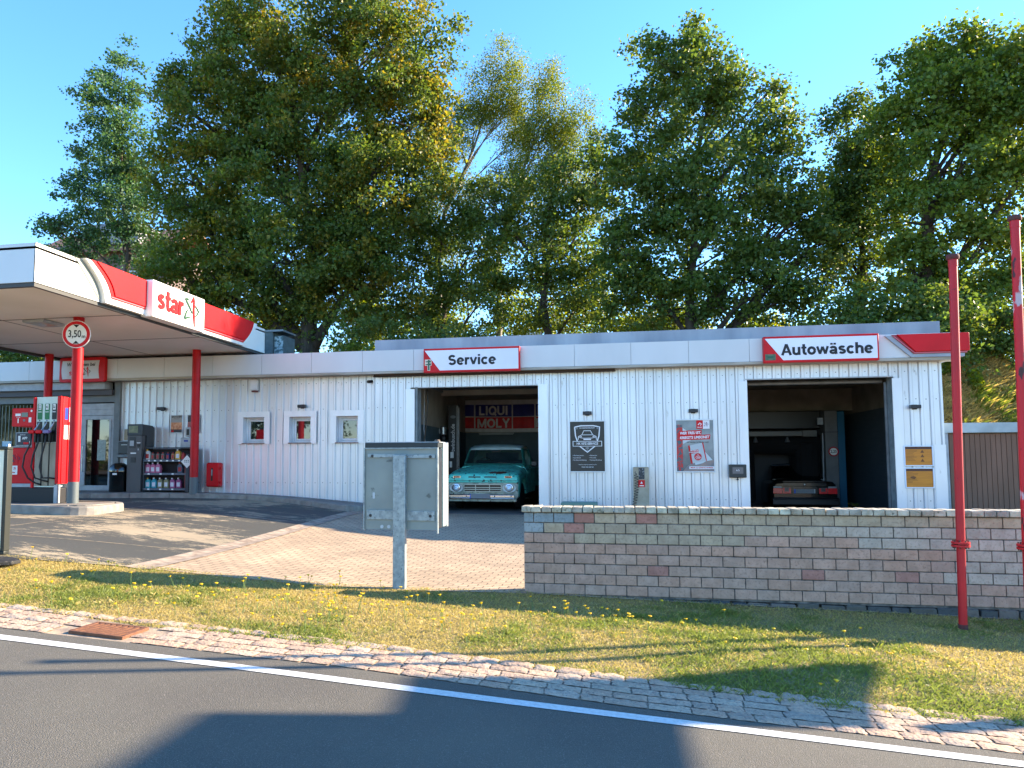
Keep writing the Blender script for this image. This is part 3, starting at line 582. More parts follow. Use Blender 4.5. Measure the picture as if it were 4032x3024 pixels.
mb = MB(); mb.lathe([(.09, .74), (.095, .76), (.095, .96), (.07, 1.0)], 16); mb.box(-.17, -.09, -.05, .05, .78, .92); mb.build('motor', steel_m, hp)
mb = MB(); mb.tube([(-.08, -.12, .6), (-.11, -.14, .45), (0, -.15, .34), (.1, -.14, .42), (.09, -.12, .62)], .012, 6); mb.build('hose', black_m, hp)
wbx = thing('wall_box', 'grey electrical box low on the left wall of the service bay', 'electrical box', (-4.93, 19.75, 1.1))
mb = MB(); mb.box(-.07, .16, -.1, .1, 0, .52); mb.build('housing', grey_m, wbx, bevel=.01)
mb = MB(); mb.tube([(.05, 0, .52), (.06, 0, .9), (.02, 0, 1.3), (.04, 0, 2.3)], .014, 6); mb.build('conduit', lgrey_m, wbx)
mb = MB(); mb.box(.16, .24, -.09, -.02, .3, .48); mb.build('socket', black_m, wbx)
cb = MB(); cb.tube([(0, 0, 2.35), (.02, 0, 2.0), (-.03, 0, 1.4), (-.12, 0, .6), (-.2, 0, 0)], .018, 6)
o = cb.build('hanging_cable', black_m, None, loc=(-4.72, 19.35, 1.05)); tag(o, 'black cable hanging from the ceiling just inside the left jamb of the service bay', 'cable')
for i, (x, w_, z, l_) in enumerate(((-3.9, .61, 2.43, 'white strip lamp on the back wall below the oil banner'), (-1.65, .5, 2.5, 'strip lamp on the back wall at the right edge of the service bay'))):
    t_ = thing('strip_lamp', l_, 'strip lamp', (x, 26.1, z), group='strip lamps in the service bay')
    mb = MB(); mb.box(-w_, w_, -.02, .06, .02, .06); mb.build('housing', lgrey_m, t_)
    mb = MB(); mb.cyl((-w_+.02, -.03, 0), (w_-.02, -.03, 0), .018, 8); mb.build('tube', mat('lamp_tube', (.60, .62, .62), .4), t_)
# ---------------------------------------------------------------- wash gantry
wg = thing('wash_gantry', 'dark car wash gantry with blue edged side column standing around the black saloon', 'car wash machine', (5.0, 24.1, 0))
gy_ = mat('gantry_grey', (.42, .42, .42), .5, c2=(.36, .37, .37), ns=3); gblue = mat('gantry_blue', (.01, .34, .46), .4)
mb = MB(); mb.box(1.12, 1.47, -.35, .9, 0, 2.96); mb.build('side_column', gy_, wg, bevel=.02)
mb = MB(); mb.box(1.475, 1.68, -.30, .9, 0, 2.94); mb.build('blue_edge', gblue, wg, bevel=.02)
mb = MB(); mb.box(1.10, 1.48, -.36, -.352, 2.32, 2.335); mb.build('panel_joint', black_m, wg)
mb = MB(); mb.box(-2.0, -1.75, -.3, .9, 0, 2.96); mb.build('side_column', gy_, wg, bevel=.02)
mb = MB(); mb.box(-1.74, 1.11, .1, .9, 2.45, 2.98); mb.build('top_housing', mat('gantry_dark', (.07, .09, .10), .4), wg, bevel=.02)
mb = MB(); mb.box(-1.7, .75, -.15, .08, 2.22, 2.38); mb.box(.55, .95, -.2, .05, 2.2, 2.4); mb.build('dryer_bar', mat('bar_grey', (.36, .36, .34), .4), wg, bevel=.02)
for x in (-.75, .15): 
    mb = MB(); mb.lathe([(.02, .0), (.025, .08), (.07, -.05), (.08, -.07)], 10, (x, -.05, 2.12)); mb.build('spray_nozzle', grey_m, wg)
mb = MB(); R = random.Random(4); br = mat('brush_bristle', (.03, .035, .045), .9)
for cx_ in (-1.15, .75):
    mb = MB(); mb.lathe([(.25, .15), (.42, .3), (.45, 1.2), (.42, 2.0), (.2, 2.1)], 18, (cx_, .35, 0))
    mb.v = [(x+R.uniform(-.03, .03), y+R.uniform(-.03, .03), z) for x, y, z in mb.v]; mb.build('side_brush', br, wg)
mb = MB(); mb.tube([(-1.7, .3, 1.95), (-.5, .3, 2.0), (1.1, .3, 1.95)], .3, 14); mb.build('roof_brush', br, wg)
mb = MB(); mb.box(-1.74, 1.11, .75, .8, 0, 2.5); mb.build('splash_curtain', mat('curtain', (.03, .05, .07), .6), wg)
mb = MB(); mb.tube([(1.06, -.3, .9), (1.07, -.3, 2.3)], .02, 6); mb.tube([(1.06, -.3, .9), (.98, -.32, .95)], .03, 6); mb.box(.93, 1.08, -.34, -.28, 2.55, 2.75); mb.build('hose_pipe', lgrey_m, wg)
hs = thing('height_sign', 'round red-rimmed height limit sign on the wash gantry column', 'sign', (6.33, 23.735, 1.76))
mb = MB(); mb.lathe([(.14, -.01), (.14, 0)], 24, (0, 0, 0), 'y'); mb.build('red_rim', red_paint, hs)
mb = MB(); mb.lathe([(.105, -.016), (.105, -.011)], 24, (0, 0, 0), 'y'); mb.build('white_disc', paper_m, hs)
text('lettering', '2,25', .11, (0, -.018, 0), ink_m, hs, ext=.001, bold=.002, sx=.9)
# ================================================================ CANOPY
cw = mat('canopy_white', (.90, .89, .85), .45, c2=(.86, .85, .81), ns=.9)
soff = mat('soffit', (.93, .90, .86), .6, c2=(.89, .86, .81), ns=.7, bump=.05, bs=12)
cn = thing('canopy', 'flat white forecourt canopy with red stripe panels and red columns', 'canopy', (-12, 15, .6))
def CPt(name, mb, m, **k): return shift(mb, (12, -15, -.6)).build(name, m, cn, **k)
X0, X1, Y0, Y1, ZB, ZT = -15.1, -9.25, 10.7, 19.18, 4.46, 5.12
mb = MB(); mb.box(X0+.1, X1-.1, Y0+.1, Y1-.1, 4.40, 4.44); CPt('soffit', mb, soff)
mb = MB()
for y in (13.25, 16.0): mb.box(X0+.12, X1-.12, y, y+.025, 4.394, 4.399)
for x in (-12.2,): mb.box(x, x+.02, Y0+.12, Y1-.12, 4.3945, 4.3985)
CPt('soffit_joint', mb, mat('joint_dark', (.36, .33, .30), .8))
mb = MB(); mb.box(X0, X1, Y0, Y1, 5.02, 5.06); CPt('roof_deck', mb, lgrey_m)
mb = MB(); mb.box(X0+.02, X1-.02, Y0+.02, Y0+.09, 4.39, 4.458); mb.box(X0+.02, X1-.02, Y1-.09, Y1-.02, 4.30, 4.458); mb.box(X1-.09, X1-.02, Y0+.09, Y1-.09, 4.39, 4.458); mb.box(X0+.02, X0+.09, Y0+.09, Y1-.09, 4.33, 4.458)
CPt('gutter_trim', mb, mat('trim_dark', (.25, .25, .24), .6))
mb = MB(); sx_ = np.linspace(X0, X1, 6)
for a, b in zip(sx_, sx_[1:]): mb.box(a+.004, b-.004, Y0, Y0+.02, ZB, ZT)
mb.box(X0, X0+.02, Y0+.02, Y1, ZB, ZT); mb.box(X0, X1, Y1-.02, Y1, ZB, ZT); CPt('fascia_panels', mb, fascia_m)

for a, b in ((10.7, 11.18), (11.185, 13.58), (15.56, 19.18)):
    mb = MB(); mb.box(X1-.02, X1, a, b, ZB, ZT); CPt('fascia_panel', mb, cw)
# shaped red stripe left of the logo board : curved raised band
def arc(y0, z0, y1, z1, bow, n=8):
    P = []
    for i in range(n+1):
        t = i/n; P.append((y0+(y1-y0)*t+bow*math.sin(math.pi*t), z0+(z1-z0)*t))
    return P
mb = MB(); A = arc(11.78, 5.14, 12.36, 4.45, .14); mb.prism(A+[(13.58, 4.45), (13.58, 5.14)], 'x', X1, X1+.10); CPt('white_band', mb, cw)
mb = MB(); A = arc(11.62, 5.12, 12.34, 4.46, .0); B = arc(12.34, 4.46, 11.80, 5.12, .14); mb.prism(A+B[1:], 'x', X1+.001, X1+.012); CPt('grey_crescent', mb, mat('crescent_grey', (.50, .52, .48), .5))
def redband(A, z0, z1, ye, d0=.10):
    mb = MB(); mb.prism(A+[(ye, z0), (ye, z1)], 'x', X1+d0, X1+d0+.012); CPt('red_band', mb, red_m)
A1 = arc(11.93, 5.15, 12.52, 4.56, .12); redband(A1, 4.56, 5.15, 13.575)
A2 = arc(12.06, 5.148, 12.60, 4.615, .11); mb = MB(); mb.prism(A2+[(13.57, 4.615), (13.57, 5.148)], 'x', X1+.112, X1+.135); CPt('red_field', mb, red_m)
mb = MB(); mb.ribbon([(12.50, 4.585), (13.57, 4.585)], .014, 'x', X1+.112, X1+.118); CPt('band_highlight', mb, mat('pink_line', (.92, .45, .48), .4))
# logo board
mb = MB(); mb.box(X1, X1+.26, 13.58, 15.56, 4.42, 5.17); CPt('logo_board', mb, mat('board_white', (.93, .92, .88), .4), bevel=.01)
gtext('lettering', 'star', .58, (X1+.262+12, 14.20-15, 4.83-.6), red_m, cn, rz=math.pi/2, ext=.02, w=.155, shear=.05, track=.0)
dgreen = mat('logo_green', (.10, .30, .20), .4)
def star_logo(u0, w0, s, ax, d0, d1, parent, green, red, flip=1):
    """star drawn with brush strokes, unit box 1 x 1.3; u to the right, w up"""
    def T(P): return [(u0+flip*p[0]*s, w0+p[1]*s) for p in P]
    g = MB(); 
    for P, w in (([(.52, .50), (.36, .70), (.10, .93), (.03, 1.0), (.12, 1.03), (.33, .98)], [.03, .08, .09, .07, .06, .02]), ([(.45, .33), (.20, .30), (.02, .20), (.0, .26), (.12, .50), (.22, .62)], [.02, .07, .09, .09, .07, .03]), ([(.70, .86), (.85, .78), (.99, .66), (.92, .56), (.76, .42)], [.02, .06, .08, .07, .03])):
        g.ribbon(T(P), [v*s for v in w], ax, d0, d1)
    g.build('logo_star', green, parent)
    r = MB(); r.ribbon(T([(.40, .86), (.52, 1.02), (.62, 1.16), (.64, 1.0), (.62, .7), (.66, .35), (.70, .0)]), [v*s for v in (.02, .09, .10, .11, .12, .10, .03)], ax, d0, d1+(.002 if d1 > d0 else -.002)); r.build('logo_stroke', red, parent)
star_logo(14.74-15, 4.47-.6, .56, 'x', X1+.262+12, X1+.28+12, cn, dgreen, red_m)
# right stripe
B1 = arc(17.98, 4.50, 18.42, 5.14, .10)
mb = MB(); mb.prism([(15.56, 5.14), (15.56, 4.455)]+arc(17.78, 4.455, 18.50, 5.14, .12), 'x', X1, X1+.10); CPt('white_band', mb, cw)
mb = MB(); mb.prism([(15.565, 5.15), (15.565, 4.53)]+arc(17.72, 4.53, 18.30, 5.15, .10), 'x', X1+.10, X1+.112); CPt('red_band', mb, red_m)
mb = MB(); mb.prism([(15.57, 5.148), (15.57, 4.60)]+arc(17.68, 4.60, 18.20, 5.148, .09), 'x', X1+.112, X1+.135); CPt('red_field', mb, red_m)
mb = MB(); mb.ribbon([(15.57, 4.565), (17.72, 4.565)], .014, 'x', X1+.112, X1+.118); CPt('band_highlight', mb, MATS['pink_line'])
zf = float(H(-10.45, 13.39))+.17
for i, (x, y) in enumerate(((-10.45, 13.32), (-10.51, 17.86), (-14.79, 17.75), (-14.79, 13.32))):
    z0 = zf if i in (0, 3) else float(H(x, y))+.12
    mb = MB(); mb.cyl((x, y, z0), (x, y, 4.40), .105, 24); CPt('column', mb, red_paint, smooth='auto')
    mb = MB(); mb.cyl((x, y, z0-.02), (x, y, z0+.42), .1065, 24); CPt('column_foot', mb, mat('foot_grey', (.34, .37, .37), .5), smooth='auto')
o = MB().box(-.25, .25, -.3, .3, -.06, 0, .01).build('ceiling_lamp', lgrey_m, None, loc=(-11.45, 13.55, 4.394)); tag(o, 'flat square lamp fixed under the canopy ceiling', 'lamp')
mb = MB(); mb.box(-.18, .18, -.2, .2, -.066, -.061); mb.build('diffuser', mat('lamp_glass', (.72, .70, .64), .2), o)
vt = MB().box(-.06, .06, -.06, .06, 0, .2, .01).build('roof_vent', white_paint, None, loc=(-9.45, 18.35, 5.06)); tag(vt, 'small white vent on the far end of the canopy roof', 'vent')
hs = thing('height_limit_sign', 'round red and white height limit sign reading 3,50 m on the front canopy column', 'sign', (-10.32, 13.10, 4.02), .25)
mb = MB(); mb.lathe([(.275, -.006), (.275, .006)], 36, (0, 0, 0), 'y'); mb.build('white_edge', paper_m, hs)
mb = MB(); mb.lathe([(.262, -.012), (.262, -.007)], 36, (0, 0, 0), 'y'); mb.build('red_rim', red_m, hs)
mb = MB(); mb.lathe([(.20, -.018), (.20, -.013)], 36, (0, 0, 0), 'y'); mb.build('white_disc', paper_m, hs)
mb = MB(); mb.prism([(-.06, .19), (.06, .19), (0, .13)], 'y', -.021, -.0185); mb.prism([(-.06, -.19), (.06, -.19), (0, -.13)], 'y', -.021, -.0185); mb.build('arrows', ink_m, hs)
text('lettering', '3,50', .20, (-.03, -.022, 0), ink_m, hs, ext=.001, bold=.003, sx=.75); text('lettering', 'm', .10, (.145, -.022, -.045), ink_m, hs, ext=.001, bold=.002)
# ================================================================ FUEL PUMP
fp = thing('fuel_pump', 'red and white fuel pump number 1 with three hoses on the island', 'fuel pump', (-11.27, 13.36, zf))
pw = mat('pump_white', (.80, .86, .82), .4, c2=(.74, .80, .76), ns=3); beige = mat('pump_beige', (.62, .58, .50), .6, c2=(.50, .46, .38), ns=6, stretch=(1, 1, .3))
mb = MB(); mb.box(-1.2, .52, -.05, .3, 0, .30); mb.build('plinth', mat('plinth_black', (.06, .06, .08), .5), fp, bevel=.01)
mb = MB(); mb.box(-.07, .445, -.05, .28, .31, 2.12); mb.build('hose_tower', pw, fp, bevel=.01)
mb = MB(); mb.box(-.12, -.075, -.08, .28, .30, 2.11); mb.box(.45, .51, -.10, -.03, .38, 2.13, .01); mb.build('red_frame', red_m, fp)
mb = MB(); mb.box(.45, .520, -.02, .125, .38, 2.12); mb.build('side_panel', red_m, fp, bevel=.008)
mb = MB(); mb.box(.45, .535, .13, .30, .38, 2.11, .008); mb.build('side_panel', red_m, fp)
mb = MB(); mb.box(.45, .522, -.12, -.03, .0, .36); mb.box(.45, .54, .15, .30, .0, .36); mb.build('white_foot', lgrey_m, fp)
for i in range(3):
    x = -.045+i*.165
    mb = MB(); mb.box(x, x+.13, -.062, -.052, .34, 1.20); mb.build('hose_panel', beige, fp)
    mb = MB(); mb.box(x+.131, x+.16, -.06, -.051, .34, 1.20); mb.box(x+.01, x+.12, -.06, -.052, 1.21, 1.62); mb.build('nozzle_recess', black_m, fp)
    mb = MB(); mb.box(x+.015, x+.115, -.060, -.052, 1.665, 1.98); mb.build('grade_label', green_m if i < 2 else ink_m, fp)
    mb = MB(); mb.box(x+.035, x+.095, -.064, -.0605, 1.86, 1.97); mb.build('grade_tag', paper_m, fp)
    text('lettering', ('E10', 'E5', 'B7')[i], .055, (x+.065, -.066, 1.915), ink_m, fp, ext=.0008, bold=.001, rot=(math.pi/2, -math.pi/2, 0))
    text('lettering', ('SUPER', 'SUPER', 'DIESEL')[i], .028, (x+.065, -.062, 1.815), paper_m, fp, ext=.0008, bold=.001)
    mb = MB(); mb.lathe([(.012, -.062), (.012, -.055)], 10, (x+.065, 0, 1.645), 'y'); mb.build('grade_dot', blue_m if i else ink_m, fp)
    n_ = MB(); n_.tube([(x+.1, -.10, 1.60), (x+.07, -.12, 1.52), (x+.03, -.15, 1.44)], [.012, .016, .022], 8); nz_ = n_.build('nozzle', steel_m, fp)
    n_ = MB(); n_.box(x-.07, x+.05, -.20, -.11, 1.38, 1.45, .012); n_.build('nozzle_grip', red_m if i < 2 else mat('grip_blue', (.45, .42, .60), .4), nz_)
    n_ = MB(); n_.box(x+.03, x+.07, -.16, -.10, 1.20, 1.40, .01); n_.build('trigger_guard', black_m, nz_)
    n_ = MB(); X_ = x-.02; e = (.25-.03*i); n_.tube([(X_, -.16, 1.38), (X_-.01, -.17, 1.18), (X_-.05-.03*(2-i), -.20, .95), (X_-.07-.03*(2-i), -.22, .72), (X_-.02, -.20, .50), (X_+.10, -.14, .40+.05*i), (x+.15, -.06, .36+.06*i)], .017, 8); n_.build('hose', rubber_m, fp, smooth=True)
mb = MB(); mb.box(-.03+.0, .49, -.053, -.0505, 2.0, 2.10); 
mb = MB(); mb.box(-.62, -.125, -.06, .4, 1.53, 1.90, .01); hd = mb.build('display_head', red_m, fp)
mb = MB(); mb.box(-.40, -.25, -.068, -.061, 1.72, 1.81); mb.build('screen', mat('lcd', (.42, .46, .44), .2), hd)
for x0, x1, z0, z1, m_ in ((-.54, -.42, 1.74, 1.79, paper_m), (-.23, -.17, 1.61, 1.71, paper_m), (-.36, -.31, 1.63, 1.67, grey_m)):
    mb = MB(); mb.box(x0, x1, -.066, -.061, z0, z1); mb.build('sticker', m_, hd)
mb = MB(); mb.lathe([(.022, -.068), (.022, -.061)], 12, (-.17, 0, 1.84), 'y'); mb.build('sticker', paper_m, hd)
text('lettering', '1', .12, (-.47, -.068, 1.64), paper_m, fp, ext=.001, bold=.006); text('lettering', 'Tanksäule', .022, (-.47, -.068, 1.712), paper_m, fp, ext=.001)
mb = MB(); mb.box(-1.15, -.125, 0, .42, .38, 1.10, .01); mb.build('lower_cabinet', red_m, fp)
mb = MB(); mb.box(-1.15, -.125, -.004, .0, .31, .378); mb.box(-1.15, -.125, -.02, .42, 1.11, 1.13); mb.build('cabinet_trim', lgrey_m, fp)
mb = MB(); mb.box(-.52, -.14, -.05, -.03, 1.14, 1.41); ap = mb.build('advert_frame', lgrey_m, fp)
mb = MB(); mb.box(-.505, -.155, -.054, -.0505, 1.155, 1.395); mb.build('advert_print', mat('advert_dark', (.12, .13, .18), .4, c2=(.18, .17, .22), ns=12), ap)
mb = MB(); mb.box(-.46, -.41, -.058, -.0545, 1.22, 1.34); mb.box(-.20, -.16, -.058, -.0545, 1.19, 1.23); mb.build('phone_picture', paper_m, ap)
mb = MB(); mb.box(-.34, -.22, -.058, -.0545, 1.17, 1.21); mb.build('red_print', red_m, ap)
text('lettering', 'APP', .07, (-.31, -.058, 1.29), paper_m, fp, ext=.001, bold=.002); text('lettering', 'MEHR DIE', .028, (-.36, -.058, 1.36), paper_m, fp, ext=.0008)
star_logo(-.62, .78, .17, 'y', -.004, -.010, fp, mat('logo_navy', (.16, .18, .30), .4), mat('logo_red2', (.85, .12, .18), .4))
mb = MB(); mb.box(-.66, -.50, -.006, -.001, .56, .74); mb.build('sticker', paper_m, fp)
star_logo(-.585, .65, .055, 'y', -.007, -.010, fp, red_m, red_m); text('lettering', 'star', .045, (-.58, -.009, .605), red_m, fp, ext=.001, bold=.001)
mb = MB(); mb.box(.5365, .538, .14, .27, 1.62, 1.92); mb.build('sticker', paper_m, fp)
mb = MB(); mb.box(.5215, .523, .03, .12, 1.66, 1.90); mb.build('sticker', blue_m, fp)
mb = MB(); mb.box(.5365, .538, .14, .27, 1.26, 1.56); mb.build('sticker', paper_m, fp); mb = MB(); mb.box(.5215, .523, .02, .12, 1.27, 1.55); mb.build('sticker', paper_m, fp)
mb = MB(); R = random.Random(8)
for r_ in range(4):
    for c_ in range(3): 
        if R.random() < .8: mb.box(.5385, .5395, .15+c_*.04, .175+c_*.04, 1.29+r_*.065, 1.32+r_*.065)
        if R.random() < .8 and c_ < 2: mb.box(.5235, .5245, .03+c_*.045, .055+c_*.045, 1.29+r_*.065, 1.32+r_*.065)
mb.build('symbols', mat('symbol_grey', (.30, .22, .22), .5), fp)
# ================================================================ FASCIA SIGNS
def roundbox(x0, x1, z0, z1, r, n=5):
    P = []
    for cx_, cz_, a0 in ((x1-r, z1-r, 0), (x0+r, z1-r, 90), (x0+r, z0+r, 180), (x1-r, z0+r, 270)):
        for i in range(n+1): a = math.radians(a0+90*i/n); P.append((cx_+r*math.cos(a), cz_+r*math.sin(a)))
    return P
def bay_sign(name, label, xc, zc, w, hh, word, size, icon):
    s = thing(name, label, 'sign', (xc, 18.34, zc))
    mb = MB(); mb.prism([(-w/2, -hh/2), (w/2, -hh/2), (w/2, hh/2), (-w/2, hh/2)], 'y', -.16, 0); mb.build('red_case', red_m, s, bevel=.012)
    mb = MB(); mb.prism([(-w/2+.40*hh/.58, -hh/2+.05), (w/2-.035, -hh/2+.05), (w/2-.035, hh/2-.05), (-w/2+.03, hh/2-.05)], 'y', -.166, -.161); mb.build('white_face', mat('sign_white', (.90, .91, .94), .25, c2=(.86, .87, .91), ns=1.5), s)
    gtext('lettering', word, .345, ((.02, -.167, .0) if word == 'Service' else (.125, -.167, -.015)), ink_m, s, w=.165, fit=1.20 if word == 'Service' else 1.92)
    mb = MB()
    if icon == 'clamp':
        for z, l in ((-.02, .15), (-.09, .15)): mb.prism([(-w/2+.05, -.0+z), (-w/2+.19, .025+z), (-w/2+.19, -.025+z), (-w/2+.06, -.018+z)], 'y', -.1665, -.162)
        mb.box(-w/2+.115, -w/2+.155, -.1668, -.162, -.235, .02)
    else:
        mb.box(-w/2+.08, -w/2+.20, -.1665, -.162, -.20, -.15)
        for x in (-w/2+.04, -w/2+.19): 
            for k in range(4): mb.box(x, x+.055, -.1665, -.162, -.235+k*.035, -.217+k*.035)
    e = mat('sign_icon', (.08, .35, .25), .4)
    mb.build('icon', e, s)
    mb = MB(); mb.v = []; 
    if icon == 'clamp': mb.box(-w/2+.035, -w/2+.205, -.1640, -.1615, -.125, .03); mb.box(-w/2+.10, -w/2+.17, -.1640, -.1615, -.25, -.125)
    else: mb.box(-w/2+.03, -w/2+.255, -.1640, -.1615, -.245, -.105)
    mb.build('icon_outline', mat('icon_cream', (.85, .80, .72), .5) if icon == 'clamp' else mat('icon_teal', (.35, .42, .32), .5), s)
    return s
bay_sign('service_sign', 'white and red box sign reading Service above the left garage bay', -3.33, 3.99, 2.40, .60, 'Service', .33, 'clamp')
bay_sign('car_wash_sign', 'white and red box sign reading Autowäsche above the right garage bay', 4.66, 4.02, 2.42, .60, 'Autowäsche', .345, 'car')
# welcome sign (behind the front column)
s = thing('welcome_sign', 'red bordered sign reading Willkommen bei star on the shop fascia', 'sign', (-14.15, 18.34, 4.02))
mb = MB(); mb.prism(roundbox(-.70, .70, -.34, .34, .07), 'y', -.12, 0); mb.build('red_case', red_m, s, bevel=.01)
mb = MB(); P = [(-.60, -.25), (.54, -.25)]+[(.54-.03*math.sin(math.pi*i/6), -.25+.5*i/6) for i in range(1, 6)]+[(.54, .25), (-.60, .25)]+[(-.60-.03*math.sin(math.pi*i/6), .25-.5*i/6) for i in range(1, 6)]
mb.prism(P, 'y', -.126, -.121); mb.build('white_face', mat('sign_pale', (.80, .80, .80), .3), s)
text('lettering', 'Willkommen bei', .13, (-.03, -.128, .14), ink_m, s, ext=.001, bold=.003, shear=.15); gtext('lettering', 'star', .2, (-.22, -.127, -.08), red_m, s, ext=.002)
star_logo(.05, -.19, .22, 'y', -.127, -.132, s, dgreen, red_m)
# red wedge at the right end of the fascia
s = thing('fascia_stripe', 'red tapered stripe panel wrapping the right end of the fascia', 'sign', (7.0, 18.34, 4.0))
mb = MB(); mb.prism([(-.97, .27), (.62, .27), (.62, -.225), (-.44, -.225)], 'y', -.05, 0); mb.box(.60, .62, 0, 1.4, -.225, .27); mb.build('grey_band', parapet_m, s)
mb = MB(); mb.prism([(-.84, .28), (.66, .28), (.66, -.15), (-.40, -.15)], 'y', -.075, -.051); mb.box(.64, .66, -.05, 1.4, -.15, .28); mb.build('red_band', mat('dark_red', (.55, .03, .10), .35), s)
mb = MB(); mb.prism([(-.74, .285), (.70, .285), (.70, -.11), (-.38, -.11)], 'y', -.12, -.076); mb.box(.68, .70, -.07, 1.4, -.11, .285); mb.build('red_field', red_m, s, bevel=.012)
mb = MB(); mb.ribbon([(-.80, .25), (-.385, -.13), (.66, -.13)], .022, 'y', -.082, -.076); mb.build('highlight_line', mat('pink_line2', (.75, .35, .42), .3), s)
# ================================================================ FACADE OBJECTS
def lampw(x, z, label):
    y = YS-.036 if x > -6 else YF-.036
    t_ = thing('wall_lamp', label, 'wall lamp', (x, y, z), group='flat dark wall lamps on the facade')
    mb = MB(); mb.box(-.105, .105, -.11, -.01, -.04, .04, .006); mb.build('housing', dark_m, t_)
    mb = MB(); mb.box(-.05, .05, -.012, 0, -.06, .05); mb.build('bracket', dark_m, t_)
lampw(-12.0, 2.95, 'dark flat wall lamp on the wall left of the rolls poster'); lampw(-7.93, 2.95, 'dark flat wall lamp over the middle small window'); lampw(-.55, 2.66, 'dark flat wall lamp above the black workshop poster')
lampw(1.92, 2.68, 'dark flat wall lamp above the loyalty campaign poster'); lampw(6.70, 2.70, 'dark flat wall lamp above the two orange boards')
def frame(t_, w, hh, d=.03, b=.03, m=None):
    mb = MB(); mb.box(-w/2, w/2, -d, 0, -hh/2, -hh/2+b); mb.box(-w/2, w/2, -d, 0, hh/2-b, hh/2); mb.box(-w/2, -w/2+b, -d, 0, -hh/2+b, hh/2-b); mb.box(w/2-b, w/2, -d, 0, -hh/2+b, hh/2-b)
    return mb.build('frame', m or mat('alu_frame', (.78, .80, .82), .3, .3), t_, bevel=.004)
def face(t_, w, hh, m, name='print', y=-.012):
    mb = MB(); mb.box(-w/2, w/2, y, 0, -hh/2, hh/2); return mb.build(name, m, t_)
def rect(t_, name, x0, x1, z0, z1, m, y=-.014):
    mb = MB(); mb.box(x0, x1, y, y+.0015, z0, z1); return mb.build(name, m, t_)
p1 = thing('workshop_poster', 'framed black workshop poster with white shield and car drawing', 'poster', (-.56, YS-.036, 1.855)); frame(p1, .88, 1.26)
face(p1, .83, 1.20, mat('poster_black', (.06, .06, .06), .35, c2=(.09, .10, .11), ns=1.5))
wp = mat('poster_white', (.88, .88, .88), .4)
sh = [(-.30, .47), (-.15, .50), (0, .47+.03), (.15, .50), (.30, .47), (.28, .25), (.20, .02), (0, -.14), (-.20, .02), (-.28, .25), (-.30, .47)]
mb = MB(); mb.ribbon(sh, .028, 'y', -.016, -.0125); mb.build('shield', wp, p1)
car = [(-.22, .16), (-.21, .24), (-.13, .28), (-.08, .38), (.08, .38), (.13, .28), (.21, .24), (.22, .16)]
mb = MB(); mb.ribbon(car, .016, 'y', -.016, -.0125); mb.ribbon([(-.2, .22), (-.1, .20), (.1, .20), (.2, .22)], .012, 'y', -.016, -.0125); mb.ribbon([(-.14, .28), (.14, .28)], .012, 'y', -.016, -.0125); mb.box(-.09, .09, -.016, -.0125, .155, .185); mb.prism([(-.2, .235), (-.13, .25), (-.13, .225)], 'y', -.016, -.0125); mb.prism([(.2, .235), (.13, .25), (.13, .225)], 'y', -.016, -.0125); mb.build('car_drawing', wp, p1)
rect(p1, 'name_band', -.35, .35, .0, .13, wp, -.018); rect(p1, 'name_band', -.335, .335, .012, .118, mat('poster_ink', (.08, .09, .09), .3), -.0205)
text('lettering', 'HK KFZ-SERVICE', .075, (0, -.022, .065), wp, p1, ext=.0005, bold=.002, sx=.93)
text('lettering', 'KFZ MEISTERWERKSTATT', .032, (0, -.017, .445), wp, p1, ext=.0005, bold=.0008); text('lettering', 'GMBH', .03, (0, -.017, -.04), wp, p1, ext=.0005, bold=.0005)
for x, z in ((-.25, .44), (.25, .44), (0, -.09)):
    mb = MB(); mb.lathe([(.026, -.018), (.026, -.013)], 14, (x, 0, z), 'y'); mb.build('badge', grey_m, p1)
for i, (a, b) in enumerate((('• Werkstattservice', '• Reifenservice'), ('• Autoverkauf', '• TÜV & AU'), ('• Kfz-Gasinstandhaltung', '• Fahrzeugaufbereitung'))):
    text('lettering', a, .035, (-.36, -.014, -.22-.055*i), wp, p1, ext=.0005, align='LEFT'); text('lettering', b, .035, (.04, -.014, -.22-.055*i), wp, p1, ext=.0005, align='LEFT', sx=.9)
text('lettering', '0160/ 000 000 04', .04, (0, -.014, -.50), wp, p1, ext=.0005)
text('lettering', 'Terminvereinbarung telefonisch unter:', .028, (0, -.014, -.44), wp, p1, ext=.0005)
p2 = thing('campaign_poster', 'framed loyalty campaign poster with red slogan bands and a hand holding a card', 'poster', (1.945, YS-.036, 1.855)); frame(p2, .90, 1.26)
face(p2, .85, 1.20, mat('poster_sky', (.55, .60, .62), .15, c2=(.30, .36, .40), ns=1.4))
rl = mat('flower_red', (.75, .15, .15), .4, c2=(.25, .35, .38), ns=16, lo=.45, hi=.55)
rect(p2, 'flower_picture', -.42, -.28, -.59, .50, rl); mb = MB(); mb.prism([(-.27, .42), (.05, .2), (-.27, .05)], 'y', -.0145, -.0125); mb.prism([(.1, .0), (.40, -.35), (.0, -.45), (-.1, -.1)], 'y', -.0145, -.0125); mb.build('page_picture', mat('page_grey', (.74, .78, .78), .4), p2)
rect(p2, 'logo_field', .04, .19, .40, .60, red_m, -.016); rect(p2, 'logo_field', .19, .34, .40, .60, wp, -.016)
text('lettering', 'ORLEN', .035, (.115, -.018, .435), wp, p2, ext=.0005, bold=.0008); mb = MB(); mb.ribbon([(.08, .49), (.12, .54), (.16, .51), (.13, .48)], .02, 'y', -.018, -.0165); mb.build('emblem', wp, p2); star_logo(.215, .44, .10, 'y', -.0165, -.0185, p2, mat('logo_purple', (.35, .15, .35), .4), mat('logo_purple2', (.35, .15, .35), .4))
